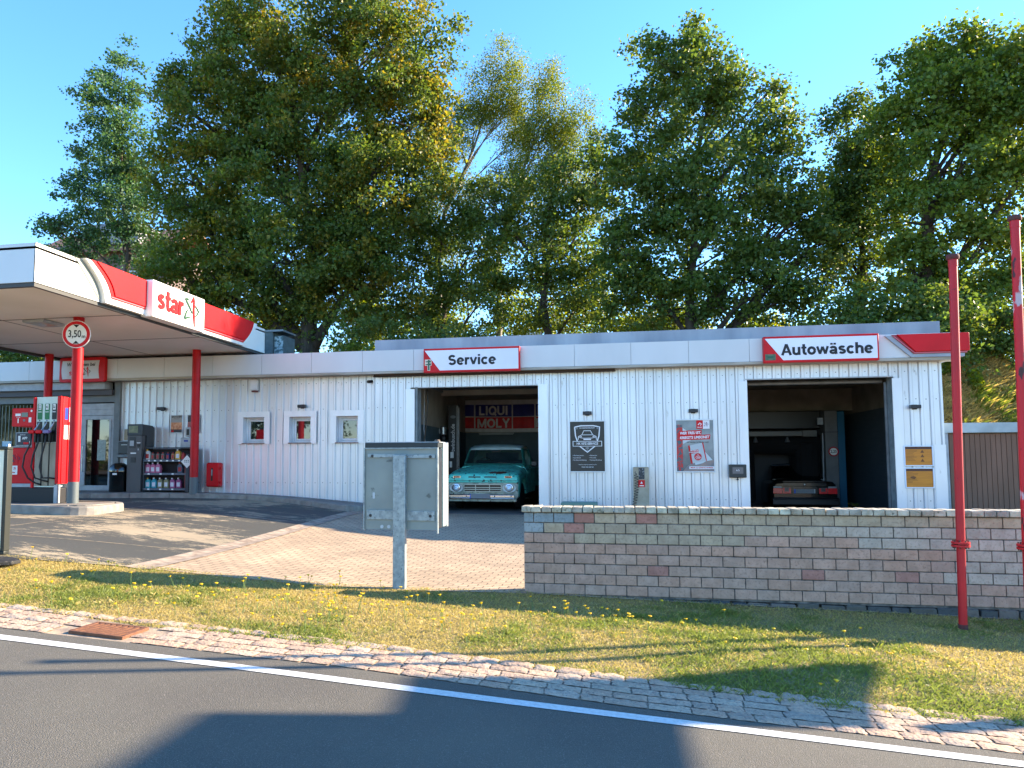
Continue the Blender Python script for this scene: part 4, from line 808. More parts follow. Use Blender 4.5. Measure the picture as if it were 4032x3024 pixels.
mb = MB(); mb.prism([(-.37, .23), (-.36, .35), (.16, .37), (.15, .25)], 'y', -.018, -.015); mb.prism([(-.37, .13), (-.36, .235), (.35, .265), (.34, .155)], 'y', -.0175, -.0145); mb.build('slogan_band', red_m, p2)
text('lettering', 'WER TREU IST,', .085, (-.10, -.0195, .30), wp, p2, rot=(math.pi/2, -.03, 0), ext=.0005, bold=.0035, shear=.2, sx=.85); text('lettering', "KRIEGT'S UMSONST", .085, (-.01, -.0195, .195), wp, p2, rot=(math.pi/2, -.03, 0), ext=.0005, bold=.0035, shear=.2, sx=.88)
text('lettering', '10x waschen, 1x Wäsche gratis!', .042, (.06, -.015, .085), ink_m, p2, ext=.0005, bold=.001, shear=.2, sx=.92)
mb = MB(); mb.prism([(-.16, .0), (.16, .07), (.24, -.35), (-.10, -.42)], 'y', -.018, -.015); mb.build('card_picture', mat('card_pale', (.70, .72, .72), .4), p2)
mb = MB(); mb.prism([(-.16, .0), (-.12, .01), (-.06, -.42), (-.10, -.42)], 'y', -.0195, -.0182); mb.prism([(.16, .07), (.185, .075), (.26, -.35), (.24, -.355)], 'y', -.0195, -.0182); mb.prism([(-.12, -.12), (.07, -.085), (.08, -.16), (-.11, -.19)], 'y', -.0195, -.0182); mb.lathe([(.085, -.0195), (.085, -.0182)], 20, (.06, 0, -.26), 'y'); mb.build('card_print', red_m, p2)
text('lettering', '10x\nwaschen\n1x Wäsche\nGRATIS', .03, (.06, -.021, -.26), wp, p2, ext=.0005, bold=.0008)
text('lettering', 'DIE TREUE-\nWASCHKARTE', .038, (-.02, -.021, -.137), wp, p2, ext=.0005, bold=.001)
mb = MB(); mb.prism([(-.28, -.6), (-.18, -.47), (-.05, -.38), (.0, -.46), (.12, -.44), (.24, -.36), (.42, -.33), (.42, -.6)], 'y', -.0165, -.0145); mb.build('hand_picture', mat('skin_print', (.62, .52, .46), .5, c2=(.45, .45, .46), ns=4), p2)
rect(p2, 'claim_band', -.14, .42, -.545, -.485, wp, -.0185); text('lettering', 'MEHR ALS GÜNSTIG FAHREN!', .04, (.14, -.0205, -.515), red_m, p2, ext=.0005, bold=.0012, shear=.15, sx=.95)
# small posters by the shop
s1 = thing('bread_poster', 'small framed poster for fresh bread rolls on the shop wall', 'poster', (-11.56, YF-.036, 2.53)); frame(s1, .37, .50, .02, .018)
face(s1, .34, .47, mat('poster_grey', (.58, .56, .53), .35), y=-.008); rect(s1, 'picture', -.165, .165, -.15, .04, mat('rolls_picture', (.72, .42, .24), .5, c2=(.85, .62, .45), ns=14), -.010); rect(s1, 'picture', -.165, .165, -.23, -.15, mat('dark_print', (.20, .16, .16), .4), -.010)
text('lettering', 'BRÖTCHEN', .062, (0, -.011, .19), ink_m, s1, ext=.0005, bold=.001, sx=.9); text('lettering', 'BELEGT', .05, (0, -.011, .14), mat('brown_print', (.5, .42, .36), .5), s1, ext=.0005); rect(s1, 'print_mark', -.15, -.08, -.22, -.17, red_m, -.012)
s2 = thing('snack_poster', 'small dark framed food poster half hidden by the second red column', 'poster', (-11.06, YF-.036, 2.53)); frame(s2, .37, .50, .02, .018)
face(s2, .34, .47, mat('poster_dark', (.20, .17, .18), .35), y=-.008); rect(s2, 'picture', -.165, .165, -.16, .05, mat('meat_picture', (.55, .25, .25), .5, c2=(.70, .45, .42), ns=16), -.010); rect(s2, 'picture', -.06, .1, .08, .15, paper_m, -.010)
nt_ = thing('framed_notice', 'small framed yellowish notice beside the shop door', 'notice', (-13.03, YF-.036, 2.25)); frame(nt_, .25, .34, .02, .018); face(nt_, .22, .31, mat('notice_paper', (.66, .62, .50), .6, c2=(.60, .56, .45), ns=30), y=-.008)
# glove dispenser left of the terminal
gd = thing('towel_dispenser', 'dark paper towel dispenser box with a tray on the wall beside the payment terminal', 'dispenser', (-12.97, YF-.036, 1.62))
mb = MB(); mb.box(-.19, .19, -.22, 0, .1, .42, .015); mb.build('housing', mat('disp_dark', (.20, .21, .22), .35), gd); mb = MB(); mb.box(-.21, .21, -.25, 0, 0, .09, .02); mb.build('tray', grey_m, gd); mb = MB(); mb.box(-.1, .08, -.224, -.221, .34, .355); mb.build('slot', paper_m, gd)
mb = MB(); mb.box(-.2, .2, -.21, 0, .425, .45); mb.build('lid', grey_m, gd)
# payment terminal
zt = float(H(-12.4, 18.3))+.128
pt = thing('payment_terminal', 'tall dark grey self-service payment terminal by the shop door', 'payment terminal', (-12.42, 18.28, zt))
tg = mat('terminal_grey', (.31, .30, .30), .45, c2=(.28, .27, .27), ns=3); tb = mat('terminal_dark', (.17, .19, .21), .4)
mb = MB(); mb.box(-.22, .20, -.14, .04, 0, 1.52); mb.box(-.20, .22, .04, .36, 0, 1.45); mb.build('cabinet', tg, pt, bevel=.01)
mb = MB(); mb.prism([(-.16, 1.50), (-.16, 1.80), (.30, 1.77), (.38, 1.72), (.38, 1.20), (.04, 1.20), (.04, 1.50)], 'x', -.22, .23); mb.build('head', tb, pt, bevel=.01)
mb = MB(); mb.box(-.17, .10, -.166, -.162, 1.57, 1.75); mb.build('screen', mat('terminal_screen', (.45, .48, .38), .15, c2=(.36, .40, .33), ns=12), pt)
for n_, x0, x1, z0, z1, m_ in (('card_slot', -.16, .02, 1.16, 1.46, mat('slot_dark', (.16, .16, .16), .4)), ('keypad', -.14, -.02, 1.22, 1.36, lgrey_m), ('label', .07, .17, 1.29, 1.31, paper_m), ('reader', .08, .16, 1.20, 1.26, black_m), ('label', -.11, .05, 1.01, 1.045, paper_m), ('receipt_tray', -.10, .03, .78, .92, mat('slot_dark', (.16, .16, .16), .4)), ('lock', .10, .13, 1.10, 1.15, lgrey_m)):
    mb = MB(); mb.box(x0, x1, -.150-(0 if n_ == 'card_slot' else .004), -.141, z0, z1); mb.build(n_, m_, pt)
# bin
bn_ = thing('litter_bin', 'glossy black round-topped litter bin beside the shop door', 'bin', (-12.92, 18.22, float(H(-12.9, 18.2))+.128))
gl = mat('gloss_black', (.03, .035, .03), .12, coat=.6)
mb = MB(); mb.lathe([(.235, 0), (.24, .03), (.24, .52), (.245, .54)], 28); mb.build('body', gl, bn_, smooth='auto')
mb = MB(); mb.lathe([(.25, .54), (.25, .57), (.235, .65), (.19, .72), (.12, .765), (.03, .78)], 28); mb.build('dome_lid', gl, bn_, smooth='auto')
mb = MB(); mb.box(-.01, .11, -.258, -.24, .455, .50); mb.build('label', paper_m, bn_)
# sales shelf
zs = zt; sx0 = -12.20; 
sf = thing('sales_shelf', 'dark outdoor sales shelf with three tiers of bottles', 'shelf', (-11.50, 18.2, zs))
sm = mat('shelf_dark', (.20, .23, .26), .45, c2=(.16, .19, .22), ns=4); w = .66
mb = MB(); mb.box(-w, w, .30, .34, 0, 1.14); mb.build('back_panel', mat('shelf_back', (.12, .11, .13), .7), sf)
mb = MB(); 
for s_ in (-1, 1):
    P = [(-.02, 0), (.30, 0), (.30, 1.15), (.16, 1.15), (.02, 1.02), (-.02, .85)]; mb.prism(P, 'x', s_*w-(.03 if s_ < 0 else -.0), s_*w+(.03 if s_ > 0 else 0))
mb.box(w-.10, w-.005, -.03, .0, .0, 1.0); mb.build('side_panel', sm, sf, bevel=.01)
mb = MB(); mb.box(-w, w, .05, .34, 1.15, 1.18); mb.build('roof_panel', sm, sf)
for k, z in enumerate((.10, .50, .85)):
    mb = MB(); mb.box(-w+.005, w-.105, .02, .295, z-.02, z); mb.box(-w+.005, w-.105, -.02, .018, z-.05, z+.005); mb.build('tier', mat('tier_grey', (.34, .36, .40), .5), sf)
    for q in range((3, 3, 6)[k]):
        x = -w+.12+q*(1.05/(3 if k < 2 else 6)); mb = MB(); mb.box(x, x+.06, -.025, -.021, z-.04, z-.005); mb.build('price_tag', paper_m, sf)
mb = MB(); mb.box(w-.14, w-.105, -.01, .29, .12, .95); mb.build('red_edge', mat('edge_red', (.40, .12, .12), .5), sf)
def bottle(kind, c, lab, x, z, label, first={}):
    t_ = thing(kind, label, 'bottle', (sx0-.0+x+.0, 18.30, zs+z), group='products on the sales shelf')
    bm_ = mat('prod_%d_%d_%d' % tuple(int(v*99) for v in c), c, .35)
    if kind == 'oil_canister':
        mb = MB(); mb.box(-.045, .045, -.03, .05, 0, .16, .012); mb.build('body', bm_, t_)
        mb = MB(); mb.box(-.028, .028, -.034, -.031, .03, .12); mb.build('label', lab, t_)
        mb = MB(); mb.cyl((-.015, .01, .155), (-.015, .01, .19), .018, 10); mb.build('cap', lab, t_)
    else:
        mb = MB(); mb.prism([(-.07, 0), (.07, 0), (.075, .12), (.06, .19), (.03, .235), (-.02, .235), (-.07, .20), (-.075, .12)], 'y', -.04, .05); mb.build('body', bm_, t_, bevel=.01)
        mb = MB(); mb.box(-.045, .045, -.044, -.041, .04, .15); mb.build('label', lab, t_)
        mb = MB(); mb.cyl((-.03, .0, .235), (-.03, .0, .27), .022, 10); mb.build('cap', mat('cap_yellow', (.85, .65, .1), .4) if c[1] > .6 else lab, t_)
lr = mat('label_red', (.65, .12, .12), .4); lw = mat('label_white', (.82, .82, .84), .4)
ord_ = ['leftmost', 'second', 'third', 'fourth', 'fifth', 'sixth', 'seventh', 'last']
for i, (k, c, l) in enumerate((('screenwash_bottle', (.78, .78, .76), 'white'), ('oil_canister', (.42, .38, .36), 'grey'), ('oil_canister', (.42, .38, .36), 'grey'), ('oil_canister', (.42, .38, .36), 'grey'), ('oil_canister', (.12, .16, .38), 'blue'), ('oil_canister', (.60, .45, .30), 'brown'), ('screenwash_bottle', (.80, .60, .20), 'golden'), ('oil_canister', (.60, .15, .15), 'red'))):
    bottle(k, c, lr if c[0] < .7 else (lr if c[1] > .7 else lw), .08+i*.148, .855, '%s oil container on the top shelf tier, %s from the left' % (l, ord_[i]))
for i in range(3): bottle('screenwash_bottle', (.72, .38, .52), lw, .10+i*.15, .505, 'pink screenwash bottle on the middle shelf tier, %s from the left' % ord_[i])
bottle('screenwash_bottle', (.30, .34, .42), lr, 1.04, .505, 'dark bottle alone at the right end of the middle shelf tier')
for i, (c, l) in enumerate((((.20, .62, .66), 'turquoise'), ((.22, .60, .66), 'turquoise'), ((.50, .48, .36), 'olive'), ((.52, .50, .36), 'olive'), ((.60, .32, .48), 'pink'), ((.58, .28, .45), 'pink'))):
    bottle('screenwash_bottle', c, lw, .11+i*.18, .105, '%s large bottle on the bottom shelf tier, %s from the left' % (l, ord_[i]))
bx = thing('key_box', 'small white and black box on the wall behind the second column', 'wall box', (-11.2, YF-.036, 1.85)); mb = MB(); mb.box(-.16, .12, -.12, 0, 0, .30, .01); mb.build('housing', lgrey_m, bx); mb = MB(); mb.box(-.03, .10, -.10, 0, .33, .58, .01); mb.build('keypad', mat('keypad_frame', (.62, .64, .64), .4), bx); mb = MB(); mb.box(.0, .08, -.104, -.101, .37, .53); mb.build('screen', black_m, bx); mb = MB(); mb.box(-.06, .06, -.124, -.121, .19, .24); mb.build('label', blue_m, bx)
# leaflet on shelf side : white diamond sign on the shelf
dm = thing('diamond_label', 'white diamond shaped label on the right side of the sales shelf', 'label', (-10.90, 18.17, zs+.80)); mb = MB(); mb.prism([(0, .17), (.17, 0), (0, -.17), (-.17, 0)], 'y', -.004, 0); mb.build('plate', paper_m, dm); mb = MB(); [mb.box(-.07+.05*i, -.045+.05*i, -.007, -.0045, -.02+.04*j, .0+.04*j) for i in range(3) for j in range(2)]; mb.build('pictograms', ink_m, dm)
# fire extinguisher box
fx = thing('extinguisher_box', 'red plastic fire extinguisher cabinet mounted low on the shop wall', 'extinguisher box', (-10.33, YF-.036, .84))
mb = MB(); mb.box(-.185, .155, -.24, 0, 0, .64, .03); mb.build('case', red_m, fx, bevel=.008); mb = MB(); mb.box(-.05, .005, -.244, -.241, .16, .50, .0); mb.build('window', black_m, fx); mb = MB(); mb.box(-.035, -.01, -.247, -.2445, .30, .46); mb.build('label', lgrey_m, fx); mb = MB(); [mb.box(.155, .185, -.16, -.08, z, z+.06) for z in (.08, .46)]; mb.build('latch', red_m, fx)
# siren and camera
sr = thing('alarm_siren', 'white alarm siren with red lens above the left small window', 'siren', (-9.28, YF-.036, 3.35)); mb = MB(); mb.box(-.10, .10, -.09, 0, .04, .34, .025); mb.build('housing', white_paint, sr); mb = MB(); mb.lathe([(.085, 0), (.095, .02), (.095, .04)], 18, (0, -.09+.045, -.0)); mb.v = [(x, y*.6, z) for x, y, z in mb.v]; mb.build('red_lens', mat('lens_red', (.35, .05, .07), .3), sr)
cm = thing('surveillance_camera', 'small black surveillance camera under the fascia left of the service bay', 'camera', (-6.06, YF-.06, 3.56)); mb = MB(); mb.cyl((.04, -.02, 0), (-.03, -.14, -.02), .04, 12); mb.build('body', black_m, cm); mb = MB(); mb.cyl((.04, 0, .02), (.02, -.06, .0), .015, 8); mb.build('bracket', black_m, cm)
# touch panel
tp = thing('wash_control_panel', 'dark green-black touch panel left of the car wash bay', 'control panel', (2.87, YS-.06, 1.26)); mb = MB(); mb.box(-.19, .19, -.12, 0, -.15, .155, .012); mb.build('housing', mat('panel_case', (.08, .14, .15), .4), tp); mb = MB(); mb.box(-.12, .12, -.124, -.121, -.06, .09); mb.build('screen', mat('panel_screen', (.32, .35, .38), .15), tp); text('lettering', '6.5', .06, (0, -.126, .02), paper_m, tp, ext=.0005); mb = MB(); mb.cyl((.0, -.06, -.15), (.0, -.06, -.19), .015, 8); mb.lathe([(.018, -.21), (.028, -.20), (.018, -.185)], 10, (0, -.06, 0)); mb.build('key', black_m, tp)
# orange information boards
ob = mat('orange_board', (.80, .50, .08), .3, c2=(.70, .42, .05), ns=6, stretch=(.3, 1, 6)); obk = mat('board_print', (.42, .24, .06), .5)
for i, (z, l) in enumerate(((1.60, 'faded orange notice board with three warning triangles, upper of two'), (1.11, 'faded orange notice board with dark splatter, lower of two'))):
    t_ = thing('information_board', l, 'notice board', (6.735, YS-.036, z), group='orange notice boards right of the wash bay'); frame(t_, .60, .46, .035, .025, mat('board_frame', (.82, .86, .90), .3)); face(t_, .56, .42, ob)
    rect(t_, 'top_band', -.275, .275, .15, .205, mat('brown_band', (.30, .17, .12), .5)); mb = MB()
    if i == 0:
        for k in range(3): mb.prism([(.04, -.13+.1*k), (.12, -.13+.1*k), (.08, -.06+.1*k)], 'y', -.0145, -.0125)
    R = random.Random(i)
    for k in range(10): zz = .12-.025*k; mb.box(-.25, -.25+R.uniform(.1, .25), -.0142, -.0125, zz, zz+.006)
    if i == 1: mb.prism([(-.19, .0), (-.1, -.03), (-.06, .02), (-.12, .04), (-.17, .03)], 'y', -.0145, -.0125)
    mb.build('faded_print', obk, t_)
# air pump
apz = float(H(.67, 18.3)); ar = thing('air_pump', 'weathered beige tyre air pump column with coiled black hose', 'air pump', (.68, 18.25, apz)); ab = mat('air_beige', (.68, .64, .55), .5, c2=(.60, .55, .45), ns=4, c3=(.25, .14, .09), ns3=26, lo3=.66, hi3=.74)
mb = MB(); mb.box(-.18, .17, -.15, .15, 0, 1.36-apz, .012); mb.build('housing', ab, ar)
zt_ = 1.36-apz; mb = MB(); mb.box(-.06, .07, -.158, -.151, zt_-.28, zt_-.02); mb.build('instruction_plate', mat('plate_dark', (.12, .16, .20), .4, c2=(.6, .62, .62), ns=35, lo=.6, hi=.62), ar); mb = MB(); mb.box(-.075, .075, -.157, -.151, zt_-.46, zt_-.30); mb.build('red_label', red_m, ar); mb = MB(); mb.prism([(-.03, zt_-.38), (.03, zt_-.38), (0, zt_-.33)], 'y', -.160, -.1575); mb.box(-.05, .05, -.160, -.1575, zt_-.44, zt_-.42); mb.build('warning_print', paper_m, ar)
P = []
for i in range(221):
    t = i/220; a = t*2*math.pi*15; r = .045*min(1, 8*t)*min(1, 8*(1-t)+.2); P.append((-.14+.03*math.sin(t*5)+r*math.cos(a), -.22+r*math.sin(a), zt_-.10-t*.95*.95))
mb = MB(); mb.tube(P, .007, 5); mb.build('coiled_hose', rubber_m, ar)
# planter / weeds at the base of the facade (green lid)
lb = MB().box(-.42, .42, -.2, .2, 0, .38, .02); lb = lb.build('storage_box', mat('faded_green', (.42, .52, .46), .6), None, loc=(-.75, 18.2, float(H(-.75, 18.2)))); tag(lb, 'low faded green box standing against the wall behind the coping, below the black workshop poster', 'box')
# ================================================================ ROOF ITEMS
bk = thing('roof_chimney', 'grey slab clad block with flaking white side standing on the roof beside the canopy', 'chimney', (-9.86, 21, 4.26))
mb = MB(); mb.box(-.30, -.02, 0, .9, 0, 1.12); mb.box(-.02, .29, .10, .9, 0, 1.02); mb.build('slab_cladding', mat('slate', (.32, .37, .37), .6, c2=(.26, .30, .30), ns=4, stretch=(1, 1, 2)), bk)
mb = MB()
for k in range(3): mb.box(.0, .275, .085, .098, .02+k*.33, .02+k*.33+.31)
mb.build('flaking_slabs', mat('flaking', (.62, .68, .68), .7, c2=(.30, .38, .38), ns=9, lo=.48, hi=.54), bk); mb = MB(); mb.box(-.33, .32, -.03, .93, 1.125, 1.18); mb.build('cap', grey_m, bk)
# ================================================================ GARAGE ROW AT RIGHT
gr = thing('garage_row', 'low garage with brown ribbed metal doors right of the wash bay', 'garage', (9.5, 21, 0))
def GP(n, mb, m, **k): return shift(mb, (-9.5, -21, 0)).build(n, m, gr, **k)
mb = MB(); mb.box(7.36, 16, 18.90, 19.0, 2.12, 2.34); mb.box(7.36, 16, 19.0, 25, 2.28, 2.33); GP('roof_fascia', mb, mat('garage_fascia', (.68, .73, .73), .6, c2=(.58, .63, .63), ns=3))
mb = MB(); mb.box(7.34, 7.46, 18.93, 25, -.1, 2.118); mb.box(12.6, 12.8, 18.95, 25, -.1, 2.118); GP('side_wall', mb, lgrey_m)
bd = mat('garage_brown', (.47, .34, .26), .6, c2=(.42, .30, .22), ns=3, stretch=(1, 1, .3))
for x0, x1 in ((7.5, 10.0), (10.1, 12.6)):
    mb = MB(); n = int((x1-x0)/.105); V = []
    for i in range(n): 
        a = x0+i*.105; mb.box(a+.006, a+.099, 19.0, 19.02, -.1, 2.09)
    mb.box(x0, x1, 19.02, 19.03, -.1, 2.1); GP('garage_door', mb, bd)
# ================================================================ VEHICLES
def loft(secs, cap=True):
    """secs: list of (y, [(x,z) centre top -> side bottom]) mirrored in x"""
    mb = MB(); n = len(secs[0][1]); rows = []
    for y, P in secs:
        full = [(-x, y, z) for x, z in reversed(P)]+[(x, y, z) for x, z in P[(1 if P[0][0] == 0 else 0):]]
        rows.append(full)
    m = len(rows[0]); V = [v for r in rows for v in r]
    F = [(i*m+j, i*m+j+1, (i+1)*m+j+1, (i+1)*m+j) for i in range(len(rows)-1) for j in range(m-1)]
    if cap: F += [tuple(range(m)), tuple(range((len(rows)-1)*m+m-1, (len(rows)-1)*m-1, -1))]
    return mb.add(V, F)
def teal_mat():
    m_ = mat('worn_teal_paint', (.42, .92, .84), .35, c2=(.34, .82, .74), ns=3, c3=(.07, .13, .12), ns3=11, lo3=.60, hi3=.63)
    t = m_.node_tree; N = t.nodes; L = t.links; b = N['Principled BSDF']; src = b.inputs['Base Color'].links[0].from_socket
    tc = N.new('ShaderNodeTexCoord'); sp = N.new('ShaderNodeVectorMath'); sp.operation = 'DISTANCE'; mp = N.new('ShaderNodeMapping'); mp.inputs['Scale'].default_value = (1, 1.6, 1); L.new(tc.outputs['Object'], mp.inputs[0]); L.new(mp.outputs[0], sp.inputs[0]); sp.inputs[1].default_value = (.42, .32, 1.0)
    n = N.new('ShaderNodeTexNoise'); n.inputs['Scale'].default_value = 7; n.inputs['Detail'].default_value = 8; L.new(tc.outputs['Object'], n.inputs[0])
    ad = N.new('ShaderNodeMath'); ad.operation = 'SUBTRACT'; L.new(n.outputs[0], ad.inputs[0]); L.new(sp.outputs['Value'], ad.inputs[1])
    mr = N.new('ShaderNodeMapRange'); mr.inputs[1].default_value = .24; mr.inputs[2].default_value = .28; L.new(ad.outputs[0], mr.inputs[0])
    mx = N.new('ShaderNodeMix'); mx.data_type = 'RGBA'; L.new(mr.outputs[0], mx.inputs[0]); L.new(src, mx.inputs[6]); mx.inputs[7].default_value = lin((.42, .16, .08))+(1,); L.new(mx.outputs[2], b.inputs['Base Color'])
    return m_
teal = teal_mat(); cream_p = mat('worn_cream_paint', (.74, .76, .68), .45, c2=(.50, .52, .46), ns=6, c3=(.22, .19, .15), ns3=14, lo3=.62, hi3=.68)
carglass = bpy.data.materials.new('car_glass'); carglass.use_nodes = True; _b = carglass.node_tree.nodes['Principled BSDF']; _b.inputs['Base Color'].default_value = (.02, .035, .035, 1); _b.inputs['Roughness'].default_value = .03; _b.inputs['Alpha'].default_value = .45
tk = thing('pickup_truck', 'rusty teal vintage pickup truck parked nose out in the service bay', 'pickup truck', (-3.37, 20.02, .2), -.05)
arch = {.35: .50, .48: .66, .62: .80, .80: .84, .98: .84, 1.12: .78, 1.24: .62, 1.34: .42}
def fsec(y, zc, z1, z2, z3, sh, zb, w=.985): return (y, [(0, zc), (.30, z1), (.60, z2), (.80, z3), (.90, z3-.012), (.955, sh), (w, sh-.10), (w-.005, (sh-.1+zb)/2 if zb < sh-.12 else sh-.105), (w-.02, min(zb, sh-.11))])
secs = [(.0, [(0, .90), (.30, .905), (.60, .90), (.80, .895), (.88, .885), (.91, .87), (.93, .83), (.935, .80), (.935, .775)]),
        (.025, [(0, .945), (.30, .95), (.60, .945), (.80, .94), (.90, .925), (.94, .90), (.955, .85), (.96, .80), (.96, .77)])]
for y, zc, z3, sh, zb in ((.07, .965, .965, .92, .34), (.2, .99, .99, .94, .38), (.35, 1.02, 1.02, .96, .50), (.48, 1.045, 1.04, .98, .66), (.62, 1.07, 1.06, .995, .80), (.80, 1.10, 1.08, 1.01, .84), (.98, 1.125, 1.10, 1.02, .84), (1.12, 1.145, 1.11, 1.03, .78), (1.24, 1.16, 1.12, 1.035, .62), (1.34, 1.175, 1.125, 1.04, .42), (1.5, 1.19, 1.13, 1.045, .40)):
    secs.append(fsec(y, zc, zc+.012, zc+.006, z3, sh, zb))
b_ = loft(secs).build('body', teal, tk, smooth='auto')
mb = MB(); mb.tube([(-.60, .05, .962), (-.58, .5, 1.052), (-.52, 1.0, 1.13), (-.46, 1.48, 1.195)], .006, 5); mb.tube([(.60, .05, .962), (.58, .5, 1.052), (.52, 1.0, 1.13), (.46, 1.48, 1.195)], .006, 5); mb.box(-.935, .935, -.004, .03, .788, .796); mb.build('hood_seam', mat('seam_dark', (.05, .12, .11), .7), tk)
mb = MB(); mb.box(-.95, .95, .015, .08, .735, .775, .01); mb.build('nose_lip', teal, tk)
mb = MB(); mb.prism(roundbox(-.965, .965, .30, .738, .10), 'y', .04, .16); mb.build('grille_panel', cream_p, tk, bevel=.02)
mb = MB(); mb.prism(roundbox(-.50, .50, .50, .68, .03), 'y', .024, .038); gp = mb.build('grille_opening', black_m, tk)
mb = MB(); 
for z in (.555, .605): mb.box(-.50, .50, .005, .024, z-.008, z+.008)
for x in (-.19, .19): mb.box(x-.008, x+.008, .004, .022, .50, .68)
mb.ribbon(roundbox(-.51, .51, .495, .685, .04)+[(.51, .645)], .018, 'y', .006, .03); mb.build('grille_bars', mat('grille_metal', (.70, .70, .66), .35, .4), gp)
for s_ in (-1, 1):
    x = s_*.72
    mb = MB(); mb.lathe([(.17, .03), (.165, .012), (.12, .016), (.11, .03)], 28, (x, 0, .595), 'y'); mb.v = [(x+(vx-x)*1.12, vy, .595+(vz-.595)*.72) for vx, vy, vz in mb.v]; hb = mb.build('headlight_bezel', mat('bezel_metal', (.74, .75, .74), .4, .3), tk)
    mb = MB(); mb.lathe([(.100, .015), (.103, -.01), (.090, -.012)], 24, (x, 0, .595), 'y'); mb.build('ring', chrome_m, hb)
    mb = MB(); mb.lathe([(.088, -.012), (.07, -.022), (.04, -.028), (.0, -.03)], 24, (x, 0, .595), 'y'); mb.build('lens', mat('lens_glass', (.80, .84, .88), .12, .3), hb, smooth=True)
    mb = MB(); mb.box(s_*.70-.10, s_*.70+.10, -.012, .002, .855, .915, .006); t1 = mb.build('turn_lamp', chrome_m, tk); mb = MB(); mb.box(s_*.70-.085, s_*.70+.085, -.018, -.0125, .865, .905); mb.build('lens', mat('amber_lens', (.62, .18, .06), .3), t1)
    mb = MB(); mb.box(min(s_*.05, s_*.38), max(s_*.05, s_*.38), -.006, .001, .868, .900); mb.build('air_slot', black_m, tk)
mb = MB(); mb.box(-.88, .88, -.16, -.10, .335, .43, .02); mb.box(-.90, .90, -.155, -.12, .305, .33, .008); bu = mb.build('bumper', chrome_m, tk, bevel=.008)
mb = MB(); 
for x in (-.40, .36, .80): mb.lathe([(.014, -.175), (.02, -.16)], 8, (x, 0, .385), 'y')
mb.build('bumper_bolt', dark_m, bu)
mb = MB(); mb.box(-.92, .92, -.08, .05, .24, .32, .01); mb.build('valance', cream_p, tk)
mb = MB(); mb.box(-.28, .24, -.175, -.165, .325, .445); pl = mb.build('number_plate', mat('plate_grey', (.52, .52, .52), .5), tk); mb = MB(); mb.box(-.30, -.281, -.175, -.165, .325, .445); mb.build('blue_strip', mat('plate_blue', (.05, .30, .75), .4), pl)
# cab
cs = [(1.44, [(0, 1.19), (.6, 1.185), (.90, 1.14), (.965, 1.05), (.985, .95), (.97, .42)]), (1.62, [(0, 1.215), (.6, 1.215), (.88, 1.19), (.965, 1.08), (.985, .95), (.97, .42)]), (2.95, [(0, 1.215), (.6, 1.215), (.90, 1.19), (.965, 1.08), (.985, .95), (.97, .42)])]
loft(cs).build('cab', teal, tk, smooth='auto')
rf = [(1.80, [(0, 1.70), (.4, 1.698), (.66, 1.685), (.745, 1.66), (.755, 1.63)]), (1.87, [(0, 1.765), (.4, 1.76), (.68, 1.735), (.765, 1.69), (.775, 1.64)]), (2.1, [(0, 1.80), (.4, 1.795), (.70, 1.765), (.785, 1.71), (.795, 1.645)]), (2.7, [(0, 1.795), (.4, 1.79), (.70, 1.76), (.785, 1.71), (.795, 1.645)]), (2.85, [(0, 1.76), (.4, 1.755), (.68, 1.73), (.765, 1.68), (.775, 1.62)])]
loft(rf).build('roof', mat('roof_grey', (.62, .72, .72), .35, c2=(.5, .6, .6), ns=4), tk, smooth='auto')
mb = MB(); mb.add([(-.83, 1.56, 1.235), (.83, 1.56, 1.235), (.735, 1.83, 1.655), (-.735, 1.83, 1.655)], [(0, 1, 2, 3)]); mb.build('windshield', carglass, tk)
mb = MB()
for s_ in (-1, 1): 
    mb.tube([(s_*.86, 1.54, 1.21), (s_*.76, 1.84, 1.67)], .028, 8); mb.tube([(s_*.89, 2.86, 1.2), (s_*.77, 2.78, 1.66)], .045, 8); mb.tube([(s_*.87, 1.75, 1.2), (s_*.785, 1.98, 1.66)], .018, 6)
mb.tube([(-.86, 1.545, 1.225), (.86, 1.545, 1.225)], .018, 6); mb.box(-.76, .76, 2.76, 2.84, 1.56, 1.66); mb.box(-.85, .85, 2.78, 2.86, 1.2, 1.28); mb.box(-.85, -.5, 2.78, 2.84, 1.28, 1.56); mb.box(.5, .85, 2.78, 2.84, 1.28, 1.56); mb.build('pillars', mat('teal_dark', (.16, .42, .38), .4), tk)
mb = MB(); mb.box(-.72, .72, 2.45, 2.62, .9, 1.34, .03); mb.build('bench_seat', mat('seat_cloth', (.20, .22, .26), .8), tk)
mb = MB(); P = [(-.35+.19*math.cos(a), 1.98+.06*math.sin(a), 1.24+.17*math.sin(a)) for a in np.linspace(0, 2*math.pi, 20)]; mb.tube(P, .012, 6); mb.build('steering_wheel', black_m, tk)
mb = MB(); mb.box(-.12, .12, 1.84, 1.87, 1.56, 1.615, .01); mb.build('rear_view_mirror', black_m, tk)
mb = MB(); 
for a, b in (((-.55, 1.53, 1.225), (.0, 1.575, 1.265)), ((.62, 1.53, 1.225), (.1, 1.575, 1.265))): mb.tube([a, b], .007, 5)
mb.build('wiper', black_m, tk)
mb = MB(); mb.tube([(.97, 1.75, 1.1), (1.10, 1.72, 1.15), (1.14, 1.72, 1.22)], .010, 6); mb.box(1.06, 1.20, 1.70, 1.74, 1.17, 1.30, .015); mb.build('door_mirror', dark_m, tk)
mb = MB(); mb.box(-.95, .95, 3.0, 5.2, .55, 1.12); mb.build('cargo_bed', teal, tk, bevel=.03)
mb = MB(); mb.box(-.75, .75, .2, 5.0, .22, .42); mb.build('chassis', black_m, tk)
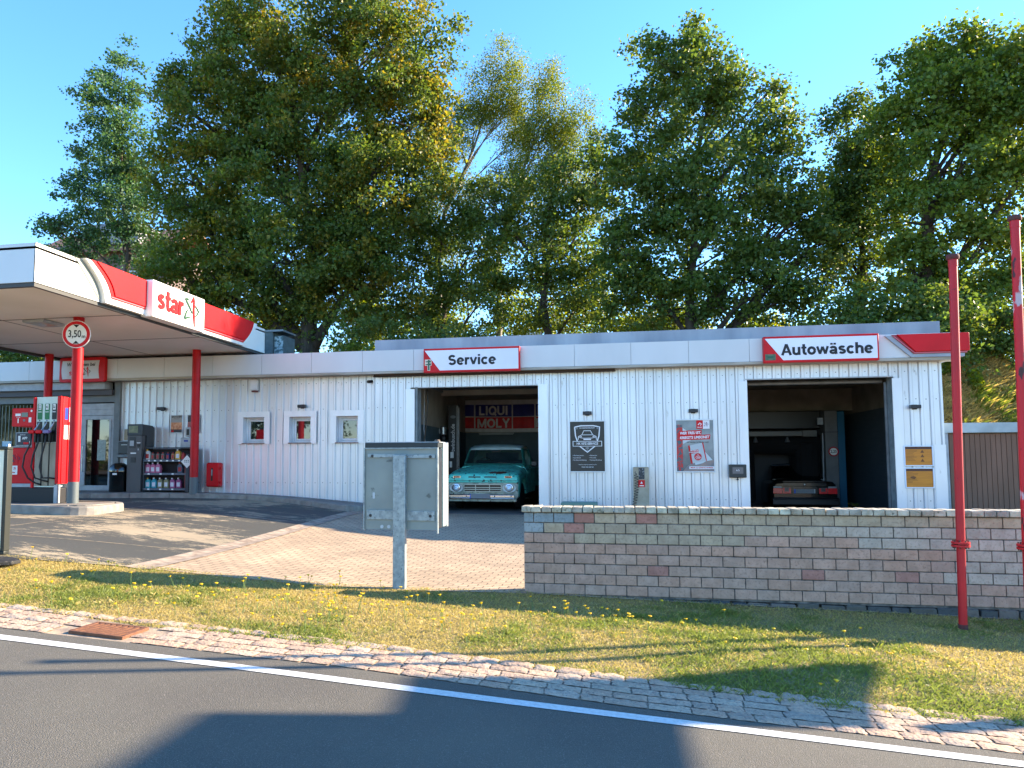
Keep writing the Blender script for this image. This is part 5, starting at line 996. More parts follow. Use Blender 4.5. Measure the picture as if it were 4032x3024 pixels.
for x in (-.83, .83):
    for y in (.88, 4.0):
        mb = MB(); mb.lathe([(.20, -.10), (.33, -.105), (.36, -.07), (.36, .07), (.33, .105), (.20, .10)], 28); mb.v = [(x+vz, y+vx, .36+vy) for vx, vy, vz in mb.v]; wh = mb.build('wheel', rubber_m, tk, smooth='auto')
        mb = MB(); mb.lathe([(.02, -.09), (.12, -.10), (.19, -.085), (.19, .085), (.12, .10), (.02, .09)], 20); mb.v = [(x+vz, y+vx, .36+vy) for vx, vy, vz in mb.v]; mb.build('rim', cream_p, wh)
# ---- black saloon in the wash bay (rear view)
sn = thing('saloon_car', 'black saloon car seen from behind inside the car wash bay', 'car', (5.33, 22.95, 0), -.03)
cp = mat('car_black', (.05, .055, .06), .18, coat=.7); cg = mat('trunk_grey', (.16, .165, .17), .2, coat=.5)
S_ = [(0, [(0, .86), (.55, .86), (.72, .85), (.78, .80), (.81, .65), (.81, .45)]), (.06, [(0, .925), (.55, .92), (.74, .90), (.82, .82), (.85, .62), (.86, .30)]), (.4, [(0, .95), (.55, .945), (.76, .92), (.85, .83), (.875, .62), (.865, .28)]), (1.0, [(0, .97), (.55, .965), (.77, .93), (.855, .84), (.875, .62), (.865, .26)]), (3.2, [(0, .97), (.55, .965), (.77, .93), (.855, .84), (.875, .62), (.865, .26)]), (4.5, [(0, .78), (.55, .775), (.72, .76), (.80, .70), (.84, .55), (.82, .26)])]
loft(S_).build('body', cp, sn, smooth='auto')
G_ = [(.95, [(0, .965), (.5, .965), (.70, .95)]), (1.05, [(0, 1.02), (.5, 1.015), (.685, .99)]), (1.55, [(0, 1.38), (.42, 1.37), (.57, 1.30)]), (1.75, [(0, 1.42), (.42, 1.41), (.585, 1.34)]), (2.8, [(0, 1.40), (.42, 1.39), (.575, 1.33)]), (3.5, [(0, .98), (.5, .97), (.70, .95)])]
loft(G_).build('greenhouse', mat('car_window', (.03, .035, .04), .06, coat=.8), sn, smooth='auto')
mb = MB(); mb.tube([(-.70, .97, .97), (-.575, 1.56, 1.33), (-.585, 2.7, 1.36), (-.68, 3.4, 1.0)], .028, 6); mb.tube([(.70, .97, .97), (.575, 1.56, 1.33), (.585, 2.7, 1.36), (.68, 3.4, 1.0)], .028, 6); mb.tube([(-.575, 1.56, 1.37), (0, 1.56, 1.395), (.575, 1.56, 1.37)], .022, 6); mb.build('roof_frame', cp, sn)
mb = MB(); mb.box(-.56, .56, -.02, .03, .775, .885, .015); mb.build('trunk_lid', cg, sn); mb = MB(); mb.box(-.57, .57, -.035, .06, .890, .925, .01); mb.build('spoiler_lip', cg, sn)
mb = MB(); mb.box(-.33, .33, -.022, .01, .56, .765); mb.build('plate_recess', cg, sn)
mb = MB(); mb.box(-.245, .245, -.034, -.024, .585, .70); pl = mb.build('number_plate', mat('plate_grey', (.52, .52, .52), .5), sn); mb = MB(); mb.box(-.285, -.246, -.034, -.024, .585, .70); mb.build('blue_strip', MATS['plate_blue'], pl); mb = MB(); mb.box(.246, .265, -.034, -.024, .585, .70); mb.build('white_edge', paper_m, pl)
tl = mat('tail_red', (1.0, .10, .14), .25, c2=(.9, .06, .10), ns=20, coat=.5); tw = mat('tail_clear', (.62, .62, .62), .25)
tl.node_tree.nodes['Principled BSDF'].inputs['Specular IOR Level'].default_value = .8
for s_ in (-1, 1):
    for x0, x1 in ((.37, .585), (.60, .835)):
        mb = MB(); a, b = sorted((s_*x0, s_*x1)); mb.box(a, b, -.025, .02, .57, .725, .008); l_ = mb.build('tail_light', tl, sn)
        mb = MB(); mb.box(a+.01, b-.01, -.02, .02, .728, .775 if x0 > .5 else .735, .004); mb.build('clear_lens', tw, l_)
        if x0 < .5: mb = MB(); mb.box(a+.05, b-.05, -.03, -.026, .63, .73); mb.build('reverse_lens', mat('tail_smoke', (.36, .28, .28), .3), l_)
mb = MB(); mb.box(-.87, .87, -.13, .1, .24, .47, .03); mb.box(-.85, .85, -.145, -.12, .40, .42); mb.build('bumper', mat('bumper_black', (.07, .07, .075), .4), sn, bevel=.01)
mb = MB(); mb.lathe([(.038, -.030), (.038, -.021)], 18, (0, 0, .83), 'y'); e_ = mb.build('emblem', black_m, sn); mb = MB(); mb.prism([(0, .83), (.022, .83), (.016, .846), (0, .852)], 'y', -.033, -.0305); mb.prism([(0, .83), (-.022, .83), (-.016, .814), (0, .808)], 'y', -.033, -.0305); mb.prism([(0, .83), (0, .852), (-.016, .846), (-.022, .83)], 'y', -.0325, -.0305); mb.build('emblem_fields', paper_m, e_)
mb = MB(); mb.tube([(-.2, .98, .985), (.1, 1.02, 1.03)], .008, 5); mb.build('rear_wiper_reflection', steel_m, sn) if False else None
for x in (-.76, .76):
    for y in (.95, 3.7):
        mb = MB(); mb.lathe([(.18, -.09), (.28, -.10), (.31, -.07), (.31, .07), (.28, .10), (.18, .09)], 24); mb.v = [(x+vz, y+vx, .31+vy) for vx, vy, vz in mb.v]; wh = mb.build('wheel', rubber_m, sn, smooth='auto'); mb = MB(); mb.lathe([(.02, -.08), (.18, -.07), (.18, .07), (.02, .08)], 18); mb.v = [(x+vz, y+vx, .31+vy) for vx, vy, vz in mb.v]; mb.build('rim', steel_m, wh)
# ================================================================ BRICK WALL
wl = thing('brick_wall', 'low pinkish concrete brick wall with coping stones in front of the yard', 'wall', (-1.09, 9.61, -.14))
brick_m = mat('wall_brick', (.92, .92, .92), .9, c2=(.84, .83, .82), ns=9, bump=.5, bs=70, tint=True, c3=(.76, .75, .74), ns3=34, lo3=.52, hi3=.70)
mb = MB(); R = random.Random(11)
pink = [(.82, .65, .55), (.80, .645, .55), (.83, .665, .57), (.79, .645, .56), (.81, .665, .575)]; bei = [(.80, .71, .59), (.78, .69, .58), (.81, .72, .61)]; gry = [(.82, .74, .66), (.80, .725, .65), (.83, .75, .67)]; red = [(.76, .54, .47), (.75, .55, .48)]; blu = [(.62, .67, .68), (.66, .68, .67)]
def lc3(c): return lin(c)
for r in range(8):       # r=0 bottom
    row = 7-r; z0 = r*.125+.006; x = 0.0-(.125 if row % 2 == 0 else 0)
    while x < 15:
        a = max(x, 0)+.006; b = x+.25-.006; xc = (a+b)/2
        if b-a > .05:
            if row == 0: pal = blu if xc < .55 else (red if .62 < xc < .9 else (red if R.random() < .15 and xc < 3.5 else bei))
            elif row == 1: pal = blu if xc < .3 else (bei if xc < .55 else (red if xc < .8 else (bei if xc < 3.6 else gry)))
            elif row == 2: pal = pink if xc < .62 else (bei if xc < 2.6 else (pink if xc < 3.9 else gry))
            elif row in (3, 4, 5): pal = (pink if R.random() > .04 else red) if xc < 5.05-(.1*(row-3)) else gry
            else: pal = pink
            c = lin(R.choice(pal)); k = R.uniform(.95, 1.06); mb.col = tuple(v*k for v in c)
            o = R.uniform(-.003, .003); mb.box(a, b, -.03+o, .19, z0, z0+.113, .005)
        x += .25
mb.build('bricks', brick_m, wl)
mb = MB(); mb.box(.004, 15, -.018, .20, -.02, 1.0); mb.build('mortar', mat('dark_mortar', (.50, .46, .42), .95, c2=(.26, .25, .23), ns=9), wl)
mb = MB(); x = -.03; cpm = mat('coping_stone', (.92, .92, .90), .9, c2=(.70, .69, .66), ns=9, bump=1, bs=45, tint=True, c3=(.50, .48, .43), ns3=16, lo3=.58, hi3=.70)
while x < 15:
    w_ = .127; k = R.uniform(.8, 1.1); c = lin(R.choice([(.88, .85, .76), (.84, .80, .72), (.90, .84, .75), (.80, .76, .70)])); mb.col = tuple(v*k for v in c)
    t = R.uniform(-.006, .006); V = []; z0, z1 = 1.006, 1.075+R.uniform(-.004, .004); y0, y1 = -.07+R.uniform(-.006, .006), .26; a, b = x+.006+R.uniform(-.003, .003), x+w_-.006+R.uniform(-.003, .003)
    n0 = len(mb.v); mb.box(a, b, y0, y1, z0, z1, .007)
    for i in range(n0+8, len(mb.v)): v = mb.v[i]; mb.v[i] = (v[0]+R.uniform(-.004, .004), v[1]+t+R.uniform(-.004, .004), v[2]+R.uniform(-.003, .004))
    x += w_
mb.build('coping', cpm, wl)
mb = MB(); mb.box(.02, 15, -.045, .2, 1.0, 1.012); mb.build('coping_bed', MATS['dark_mortar'], wl)
mb = MB(); x = 0
while x < 15:
    l = R.uniform(.14, .32); mb.col = lin(R.choice([(.42, .40, .36), (.50, .46, .42), (.36, .36, .35)])); n0 = len(mb.v); mb.box(x+.01, x+l-.01, -.055+R.uniform(-.02, .02), .2, -.25, -.012-R.uniform(0, .02), .012)
    for i in range(n0, len(mb.v)): v = mb.v[i]; mb.v[i] = (v[0]+R.uniform(-.01, .01), v[1]+R.uniform(-.012, .012), v[2]+R.uniform(-.008, .004))
    x += l
mb.build('footing_stones', brick_m, wl)
# ================================================================ PIPES, SIGNS IN THE VERGE
rustred = mat('chipped_red_paint', (.78, .03, .08), .5, c2=(.70, .025, .07), ns=3, c3=(.34, .10, .08), ns3=10, lo3=.66, hi3=.70)
worn = mat('worn_red_paint', (.76, .04, .09), .5, c2=(.74, .66, .66), ns=7, lo=.60, hi=.63, c3=(.25, .09, .08), ns3=9, lo3=.58, hi3=.61, stretch=(1, 1, .35)); capm = mat('rusted_cap', (.40, .18, .16), .8, c2=(.30, .22, .20), ns=20, bump=.6, bs=60)
def pipe(x, y, xt, zt, rad, label, body_m, fz):
    z0 = float(H(x, y))-.02; t_ = thing('standpipe', label, 'standpipe', (x, y, z0), group='red standpipes in the verge'); dx = (xt-x)
    def P(z): return (dx*z/(zt-z0), 0, z)
    hh = zt-z0; fz -= z0
    mb = MB(); mb.cyl(P(0), P(fz-.012), rad*.98, 20); mb.build('lower_pipe', rustred, t_, smooth='auto')
    mb = MB(); mb.cyl(P(fz+.012), P(hh-.05), rad, 20); mb.build('upper_pipe', body_m, t_, smooth='auto')
    mb = MB(); mb.cyl(P(hh-.13), P(hh-.05), rad*1.1, 20); mb.cyl(P(hh-.85), P(hh-.83), rad*1.05, 20) if body_m is worn else None; mb.build('collar', body_m, t_, smooth='auto')
    mb = MB(); mb.lathe([(rad*1.3, 0), (rad*1.5, .012), (rad*1.52, .04), (rad*1.35, .055), (rad*.9, .06)], 20, (dx*(hh-.06)/hh, 0, hh-.055)); mb.build('cap', capm, t_, smooth='auto')
    fx_ = P(fz)[0]; mb = MB(); mb.cyl((fx_, 0, fz-.028), (fx_, 0, fz-.006), rad*2.1, 24); mb.cyl((fx_, 0, fz+.004), (fx_, 0, fz+.026), rad*2.1, 24)
    f_ = mb.build('flange', rustred, t_); mb = MB()
    for k in range(8): a = k*math.pi/4+.3; q = (fx_+rad*1.65*math.cos(a), rad*1.65*math.sin(a)); mb.cyl((q[0], q[1], fz-.045), (q[0], q[1], fz+.045), .008, 6)
    mb.build('flange_bolt', capm, f_)
    mb = MB(); mb.cyl((0, 0, 0), (0, 0, .07), rad*1.08, 14); mb.build('pipe_base', capm, t_)
pipe(3.60, 9.0, 3.68, 3.73, .042, 'red standpipe with flange and rusty cap, the shorter evenly painted one', rustred, .615)
pipe(4.225, 9.0, 4.30, 4.12, .0435, 'taller red standpipe with badly peeling paint at the right edge', worn, .60)
# notice cabinet from behind
galv = mat('galvanised', (.62, .66, .66), .45, .3, c2=(.50, .54, .55), ns=14, c3=(.42, .45, .46), ns3=40, lo3=.6, hi3=.66); cabg = mat('cabinet_grey', (.56, .59, .56), .55, c2=(.50, .53, .51), ns=2, c3=(.36, .38, .36), ns3=7, lo3=.68, hi3=.72)
nc = thing('notice_cabinet', 'grey metal notice cabinet on a galvanised post seen from behind', 'notice cabinet', (-2.605, 9.2, -.14))
mb = MB(); mb.box(-.078, .078, -.0, .09, 0, 1.725); mb.build('post', galv, nc, bevel=.006)
mb = MB(); mb.box(-.475, .462, .105, .125, .785, 1.80); mb.build('back_panel', cabg, nc); 
mb = MB(); mb.box(-.49, -.476, .08, .13, .775, 1.815); mb.box(.463, .478, .08, .13, .745, 1.815); mb.box(-.476, .463, .08, .13, 1.801, 1.815); mb.build('panel_edge', galv, nc)
for q in ((-.44, -.08, .088, .104, 1.69, 1.735), (.08, .44, .088, .104, 1.68, 1.725), (-.45, -.08, .088, .104, .91, 1.03), (.08, .435, .088, .104, .90, 1.02)):
    mb = MB(); mb.box(*q); mb.build('cross_rail', galv, nc, bevel=.003)
mb = MB()
for x, z in ((-.38, 1.71), (.38, 1.70), (-.40, .96), (.38, .96)): mb.lathe([(.016, .078), (.02, .088)], 8, (x, 0, z), 'y')
mb.build('bolt', dark_m, nc)
mb = MB(); 
for x, z in ((-.25, .82), (-.16, .82)): mb.lathe([(.022, .100), (.022, .1045)], 14, (x, 0, z), 'y')
mb.prism(roundbox(-.375, -.345, 1.17, 1.25, .013), 'y', .100, .1045); mb.build('bare_patch', mat('bare_metal', (.70, .74, .76), .3), nc)
mb = MB(); mb.box(-.475, .47, .135, .36, .80, 1.80); mb.build('display_case', dark_m, nc)
mb = MB(); mb.box(-.48, .475, .10, .37, 1.816, 1.878, .004); mb.build('top_housing', mat('housing_dark', (.12, .15, .15), .5), nc)
mb = MB(); mb.box(-.48, .49, .11, .48, 1.879, 1.888); mb.build('top_plate', lgrey_m, nc)
mb = MB(); mb.box(.465, .485, .375, .52, .81, 1.878); mb.box(-.48, .465, .36, .52, .81, 1.878); mb.build('door_leaf', mat('case_pale', (.72, .76, .72), .35), nc); mb = MB(); mb.box(.486, .51, .505, .555, .80, 1.885); mb.build('door_edge', mat('alu_bright', (.85, .86, .86), .25, .5), nc)
mb = MB(); mb.lathe([(.04, 0), (.042, .012), (.03, .03)], 14, (.43, .26, 1.888)); mb.build('vent_cap', mat('cap_brown', (.35, .30, .25), .7), nc)
# display board at the left edge
ds = thing('display_board', 'cream advertising board in a dark frame on a heavy black foot at the left edge', 'display board', (-7.52, 7.88, float(H(-7.3, 7.88))-.0), .05); ds.scale = (.9, .9, .9)
mb = MB(); mb.box(-.50, .455, -.03, .01, .17, 1.50); mb.build('panel', mat('board_cream', (.95, .94, .84), .4, c2=(.92, .91, .81), ns=2), ds)
fd = mat('board_frame_dark', (.20, .21, .19), .4, .3)
mb = MB(); mb.box(-.56, .51, -.06, .04, 1.50, 1.545, .006); mb.box(-.56, .51, -.06, .04, .12, .168, .006); mb.box(.455, .51, -.06, .04, .168, 1.50); mb.box(-.56, -.50, -.06, .04, .168, 1.50); mb.build('frame', fd, ds, bevel=.004)
mb = MB(); mb.box(-.50, .455, -.062, -.05, .165, .185); mb.lathe([(.03, 0), (.02, .03)], 8, (.47, 0, 1.545)); mb.build('trim', steel_m, ds)
mb = MB(); mb.box(.1, .16, -.03, .03, .05, .12); mb.box(.22, .28, -.03, .03, .05, .12); mb.build('stem', fd, ds)
mb = MB(); mb.prism([(-.55, -.42), (.35, -.42), (.68, -.12), (.68, .05), (.35, .32), (-.55, .32)], 'z', .0, .05); mb.build('foot', mat('foot_black', (.13, .13, .12), .7, c2=(.10, .10, .10), ns=8, c3=(.40, .38, .33), ns3=30, lo3=.64, hi3=.68, bump=.4, bs=60), ds, bevel=.01)
# price pylon outside the right edge of the picture: it throws the big shadow on the road
pyl = thing('price_pylon', 'tall price pylon with stacked panels standing right of the picture', 'price pylon', (9.0, 9.6, -.4))
for P_ in ([(6.6, 3.81), (9.72, 3.81), (10.10, 4.75), (10.27, 5.34), (6.6, 5.34)], [(9.44, 3.12), (10.75, 2.94), (10.80, 3.44), (10.75, 3.96), (10.99, 4.80), (10.10, 4.75), (9.72, 3.81)]):
    mb = MB(); mb.prism([(p[0]-9.6, p[1]+.4) for p in P_], 'x', -.1, .1); mb.build('price_panel', red_m if P_[0][0] < 8 else white_paint, pyl)
mb = MB(); mb.box(-.08, .08, -.3, -.16, 0, 3.3); mb.build('mast', grey_m, pyl)
# ================================================================ FOLIAGE
def leaf_mat(name, c, cy, tr=.5):
    m_ = bpy.data.materials.new(name); m_.use_nodes = True; t = m_.node_tree; N = t.nodes; L = t.links; N.clear()
    o = N.new('ShaderNodeOutputMaterial'); a = N.new('ShaderNodeAttribute'); a.attribute_name = 'tint'
    mx = N.new('ShaderNodeMix'); mx.data_type = 'RGBA'; mx.blend_type = 'MULTIPLY'; mx.inputs[0].default_value = 1; mx.inputs[6].default_value = lin(c)+(1,); L.new(a.outputs['Color'], mx.inputs[7])
    m2 = N.new('ShaderNodeMix'); m2.data_type = 'RGBA'; m2.blend_type = 'MULTIPLY'; m2.inputs[0].default_value = 1; m2.inputs[6].default_value = lin(cy)+(1,); L.new(a.outputs['Color'], m2.inputs[7])
    p = N.new('ShaderNodeBsdfPrincipled'); p.inputs['Roughness'].default_value = .5; p.inputs['Specular IOR Level'].default_value = .35; L.new(mx.outputs[2], p.inputs['Base Color'])
    tl_ = N.new('ShaderNodeBsdfTranslucent'); L.new(m2.outputs[2], tl_.inputs[0]); s = N.new('ShaderNodeMixShader'); s.inputs[0].default_value = tr; L.new(p.outputs[0], s.inputs[1]); L.new(tl_.outputs[0], s.inputs[2]); L.new(s.outputs[0], o.inputs[0]); return m_
def mesh_np(name, V, nf, k, cols, mt, parent=None):
    """V: (nf*k,3) verts, each face has k own verts; cols (nf,3)"""
    me = bpy.data.meshes.new(name); me.vertices.add(len(V)); me.vertices.foreach_set('co', np.ascontiguousarray(V, np.float32).ravel())
    me.loops.add(nf*k); me.loops.foreach_set('vertex_index', np.arange(nf*k, dtype=np.int32)); me.polygons.add(nf); me.polygons.foreach_set('loop_start', np.arange(0, nf*k, k, dtype=np.int32))
    try: me.polygons.foreach_set('loop_total', np.full(nf, k, np.int32))
    except Exception: pass
    at = me.color_attributes.new('tint', 'FLOAT_COLOR', 'POINT'); c4 = np.ones((nf, k, 4), np.float32); c4[:, :, :3] = cols[:, None, :]; at.data.foreach_set('color', c4.ravel())
    me.materials.append(mt); me.update(calc_edges=True); me.validate(); o = bpy.data.objects.new(name, me); COL.objects.link(o)
    if parent is not None: o.parent = parent
    return o
def leaves(C, n_per, size, spread, pal, rs, up_=.35, droop=0.0, aspect=1.0, vary=None):
    """leaf quads round clump centres C; returns verts and colours"""
    nC = len(C); n = nC*n_per; cen = np.repeat(C, n_per, 0)
    off = rs.normal(0, 1, (n, 3))*spread; off[:, 2] *= .6; off[:, 2] -= np.abs(rs.normal(0, 1, n))*droop; p = cen+off
    nrm = rs.normal(0, 1, (n, 3)); nrm[:, 2] += up_*2; nrm /= np.linalg.norm(nrm, axis=1)[:, None]
    a = rs.normal(0, 1, (n, 3)); u = np.cross(nrm, a); u /= np.linalg.norm(u, axis=1)[:, None]+1e-9; v = np.cross(nrm, u); s = size*rs.uniform(.6, 1.25, n)[:, None]
    b = nrm*s*.18
    V = np.stack([p-u*s*.5, p-v*s*.42*aspect+b, p+u*s*.55, p+v*s*.42*aspect+b], 1).reshape(-1, 3)
    pal = np.array(pal); ci = rs.integers(0, len(pal), nC); c = np.repeat(pal[ci], n_per, 0)*rs.uniform(.75, 1.25, (n, 1)); j = rs.random(n) < .25; c[j] = pal[rs.integers(0, len(pal), j.sum())]
    return V, c
bark = mat('bark', (.30, .26, .22), .9, c2=(.20, .17, .14), ns=6, stretch=(1, 1, .25), bump=.8, bs=20); birch_b_ = mat('birch_bark', (.50, .48, .43), .7, c2=(.25, .23, .21), ns=5, stretch=(1, 1, 3), lo=.56, hi=.6)
LM = leaf_mat('maple_leaf', (.34, .41, .215), (.52, .58, .19), .40); LB = leaf_mat('birch_leaf', (.38, .43, .22), (.52, .57, .22), .40); LP = leaf_mat('poplar_leaf', (.29, .40, .30), (.42, .56, .28), .35)
MP = {'dark': [(1, 1, 1), (.8, .95, .8), (1.1, 1.05, .7), (.7, .85, .75)], 'autumn': [(1, 1, .9), (1.3, 1.1, .7), (.85, .95, .8), (1.9, 1.15, .6), (.9, 1, .8)], 'lit': [(1.2, 1.25, .7), (1.5, 1.4, .6), (1, 1.1, .7), (1.7, 1.35, .5)]}
def tree(name, label, x, y, lobes, lm, pal, seed, dens=5.0, n_per=42, leaf=.19, spread=.30, trunk_r=.3, bk_m=bark, droop=0.0, shell=.55, group='trees on the bank behind the station', lean=None, ycl=.8, cat='tree', depth=1.0):
    rs = np.random.default_rng(seed); R = random.Random(seed); z0 = float(TER(x, y))-.1
    t_ = thing(name, label, cat, (x, y, z0), group=group); base = np.array([x, y, z0]); C = []; A = []
    for (cx_, cz_, rx, rz) in lobes:
        rx *= 1.06; rz *= 1.04; ry = ycl*(rx+rz)/2*depth; oy = rs.uniform(-.5, .5)*ry*.5; n = max(4, int(dens*rx*rz*math.pi*.9)); q = rs.normal(0, 1, (n, 3)); q /= np.linalg.norm(q, axis=1)[:, None]; r = shell+(1-shell)*rs.random((n, 1))**.7; r[rs.random(n) < .16] *= 1.2; q = q*r*(1+.10*np.sin(q[:, :1]*5+seed)+.08*np.sin(q[:, 2:]*7))
        C.append(np.c_[cx_+q[:, 0]*rx, y+oy+q[:, 1]*ry, cz_+q[:, 2]*rz]); A.append((cx_, y+oy, cz_, rx, rz))
    C = np.vstack(C)-base; V, c = leaves(C, int(n_per*2.2), leaf*.82, spread*1.0, pal, rs, droop=droop)
    mesh_np('crown', V, len(V)//4, 4, c, lm, t_)
    top = max(a[2] for a in A); zc = [a for a in A]; mb = MB(); path = []
    lo_ = min(a[2]-a[4] for a in A); n = 9; tx = np.mean([a[0] for a in A if a[2] > (top+lo_)/2] or [x])
    for i in range(n+1):
        t = i/n; z = (top-z0)*t*.93; k = max(0, (t-.3)/.7); px = (lean(t) if lean else (tx-x)*k*k)+.12*math.sin(i*1.7+seed); path.append((px, .12*math.cos(i*1.3+seed), z))
    rad = [trunk_r*(1.35 if i == 0 else 1)*(1-.9*i/n) for i in range(n+1)]; mb.tube(path, rad, 10); tr_ = mb.build('trunk', bk_m, t_, smooth=True)
    mb = MB()
    for a in A:
        tgt = Vector((a[0]-x, a[1]-y, a[2]-z0)); d = math.hypot(tgt.x, tgt.y); zb = max(1.2, tgt.z-.9*d-a[4]*.7); f = min(.98, zb/((top-z0)*.93)); j = int(f*n); p0 = Vector(path[min(j, n)]).lerp(Vector(path[min(j+1, n)]), f*n-j)
        r0 = max(.035, rad[min(j, n)]*.55); mid = p0.lerp(tgt, .5)+Vector((R.uniform(-.25, .25), R.uniform(-.2, .2), .25*d*.3)); mb.tube([p0, p0.lerp(mid, .5)+Vector((0, 0, .08)), mid, tgt.lerp(mid, .3), tgt], [r0, r0*.8, r0*.6, r0*.4, .02], 7)
        for k in range(5):
            q0 = mid.lerp(tgt, R.random()); e = Vector((tgt.x+R.uniform(-1, 1)*a[3]*.8, tgt.y+R.uniform(-1, 1)*a[3]*.6, tgt.z+R.uniform(-.6, .9)*a[4]*.85)); mb.tube([q0, q0.lerp(e, .5)+Vector((0, 0, .12)), e], [r0*.4, r0*.25, .01], 5)
    mb.build('limbs', bk_m, t_, smooth=True); return t_
TR = {
'poplar': (-25.5, 36.0, 10.4, [(-26.1, 22.7, 1.2, 1.6), (-26.7, 20.9, 1.9, 1.7), (-27.1, 18.5, 2.2, 1.7), (-25.7, 18.3, 1.5, 2.0), (-27.7, 16.3, 2.0, 1.5), (-25.5, 15.5, 1.8, 1.7), (-28.6, 14.4, 2.2, 0.8), (-25.7, 13.4, 2.2, 1.2), (-30.2, 14.6, 0.7, 0.3), (-28.3, 13.1, 1.7, 0.8)]),
'big_maple': (-13.6, 33.0, 7.1, [(-13.6, 22.7, 5.5, 2.6), (-16.5, 20.5, 3.6, 2.5), (-10.8, 20.4, 3.7, 2.6), (-18.4, 18.1, 3.3, 2.5), (-13.6, 17.5, 4.6, 3.2), (-8.9, 17.1, 2.2, 2.8), (-19.5, 15.2, 2.9, 2.5), (-14.4, 14.1, 5.0, 2.9), (-10.3, 13.8, 2.9, 2.7), (-19.0, 12.2, 3.4, 2.3), (-14.2, 11.0, 4.5, 2.7), (-20.1, 10.2, 2.4, 1.8), (-16.7, 8.9, 3.9, 1.8), (-11.6, 9.6, 2.7, 2.4), (-20.4, 20.3, 1.2, 1.0), (-21.0, 19.4, 1.0, 0.7)]),
'birch_a': (-8.7, 38.0, 6.9, [(-5.2, 22.6, 1.1, 1.2), (-5.8, 21.4, 1.7, 1.1), (-4.4, 20.6, 0.9, 1.4), (-7.0, 19.8, 1.0, 1.0), (-5.1, 19.4, 1.4, 1.2), (-8.6, 17.7, 1.4, 2.0), (-8.4, 15.2, 1.7, 2.2), (-9.1, 13.0, 1.5, 1.5), (-6.4, 20.2, 1.5, 1.0), (-4.6, 18.2, .9, 1.3), (-7.8, 19.0, 1.2, 1.6), (-9.0, 19.4, 1.0, 1.6)]),
'birch_b': (-5.4, 37.0, 7.1, [(-2.7, 20.6, 0.9, 1.2), (-2.4, 19.2, 1.3, 1.6), (-2.9, 17.6, 1.5, 1.4), (-1.8, 16.8, 0.9, 1.1), (-1.0, 18.3, 0.6, 0.5), (-3.6, 16.4, 1.6, 1.2), (-2.7, 15.4, 2.2, 1.4), (-5.3, 15.6, 1.6, 0.9), (-3.0, 18.4, 1.2, 1.3), (-1.9, 17.9, 1.1, 1.3)]),
'maple_mid': (-2.8, 34.0, 6.8, [(-2.7, 13.2, 2.3, 1.5), (-1.2, 14.2, 1.5, 1.3), (-3.8, 11.1, 2.5, 1.9), (-1.5, 11.4, 1.6, 1.9), (-5.3, 13.2, 1.3, 1.3), (-3.0, 8.7, 2.7, 1.7), (-0.9, 8.9, 1.2, 1.5), (-0.4, 16.1, 0.6, 0.6), (-0.2, 14.3, 0.8, 1.3)]),
'maple_left': (-7.7, 35.0, 6.7, [(-6.8, 11.1, 2.2, 2.0), (-7.7, 13.2, 1.8, 1.8), (-9.1, 9.9, 2.0, 1.8), (-6.1, 8.9, 2.0, 1.6), (-9.5, 12.7, 1.4, 1.4), (-9.5, 8.1, 2.1, 1.1)]),
'maple_tall': (3.3, 31.5, 6.6, [(2.4, 18.7, 1.5, 0.7), (3.7, 19.1, 0.4, 0.6), (3.2, 18.0, 1.3, 1.0), (3.4, 16.8, 2.3, 1.4), (1.7, 16.3, 1.0, 0.9), (5.1, 16.5, 1.1, 1.4), (3.0, 14.3, 3.0, 1.8), (6.2, 14.7, 1.2, 1.1), (1.5, 12.5, 1.7, 2.2), (4.6, 12.1, 2.9, 2.1), (6.9, 13.5, 1.0, 1.0), (3.4, 9.8, 3.3, 2.3), (6.7, 11.0, 1.6, 1.4), (7.8, 11.5, 0.8, 0.9), (8.2, 10.0, 1.2, 1.2), (7.6, 8.6, 1.3, 1.2), (2.5, 8.0, 2.5, 1.5), (5.5, 8.2, 2.1, 1.5), (0.7, 9.8, 1.1, 1.8), (7.1, 15.3, 0.5, 0.5), (6.7, 16.5, 0.4, 0.3)]),
'dark_maple': (10.3, 33.5, 6.4, [(10.1, 16.4, 0.7, 0.6), (10.3, 15.1, 1.1, 1.0), (9.9, 13.4, 1.3, 1.3), (10.0, 11.6, 1.5, 1.3), (9.1, 15.6, 0.5, 0.3), (10.1, 9.8, 1.4, 1.2), (10.7, 12.3, 1.3, 1.8), (10.8, 8.6, 1.0, 1.0), (9.6, 12.4, 1.0, 1.3), (9.3, 10.6, 1.0, 1.1), (10.9, 14.4, 1.2, 1.2)]),
'right_maple': (11.8, 31.0, 6.0, [(12.8, 17.5, 1.3, 0.8), (13.5, 16.5, 1.6, 1.0), (11.9, 16.3, 1.4, 1.2), (13.0, 14.9, 2.4, 1.5), (11.3, 14.1, 1.5, 1.4), (14.3, 14.0, 1.6, 1.9), (12.5, 12.4, 2.6, 1.7), (14.7, 11.4, 1.5, 2.0), (11.8, 10.5, 2.0, 1.5), (13.6, 9.0, 2.0, 1.8), (11.3, 8.7, 1.2, 1.2), (12.8, 7.2, 1.7, 1.2), (14.6, 7.5, 1.2, 1.6), (16.4, 13.4, 2.0, 2.6), (15.4, 16.0, 1.8, 1.6), (14.6, 15.6, 1.5, 1.5)])}
def T_(k): return TR[k][0], TR[k][1], TR[k][3]
x, y, L_ = T_('poplar'); tree('poplar', 'slender poplar with upright trunk standing apart at the far left', x, y, L_, LP, MP['dark'], 1, dens=4.2, n_per=36, leaf=.20, spread=.26, trunk_r=.22, shell=.4)
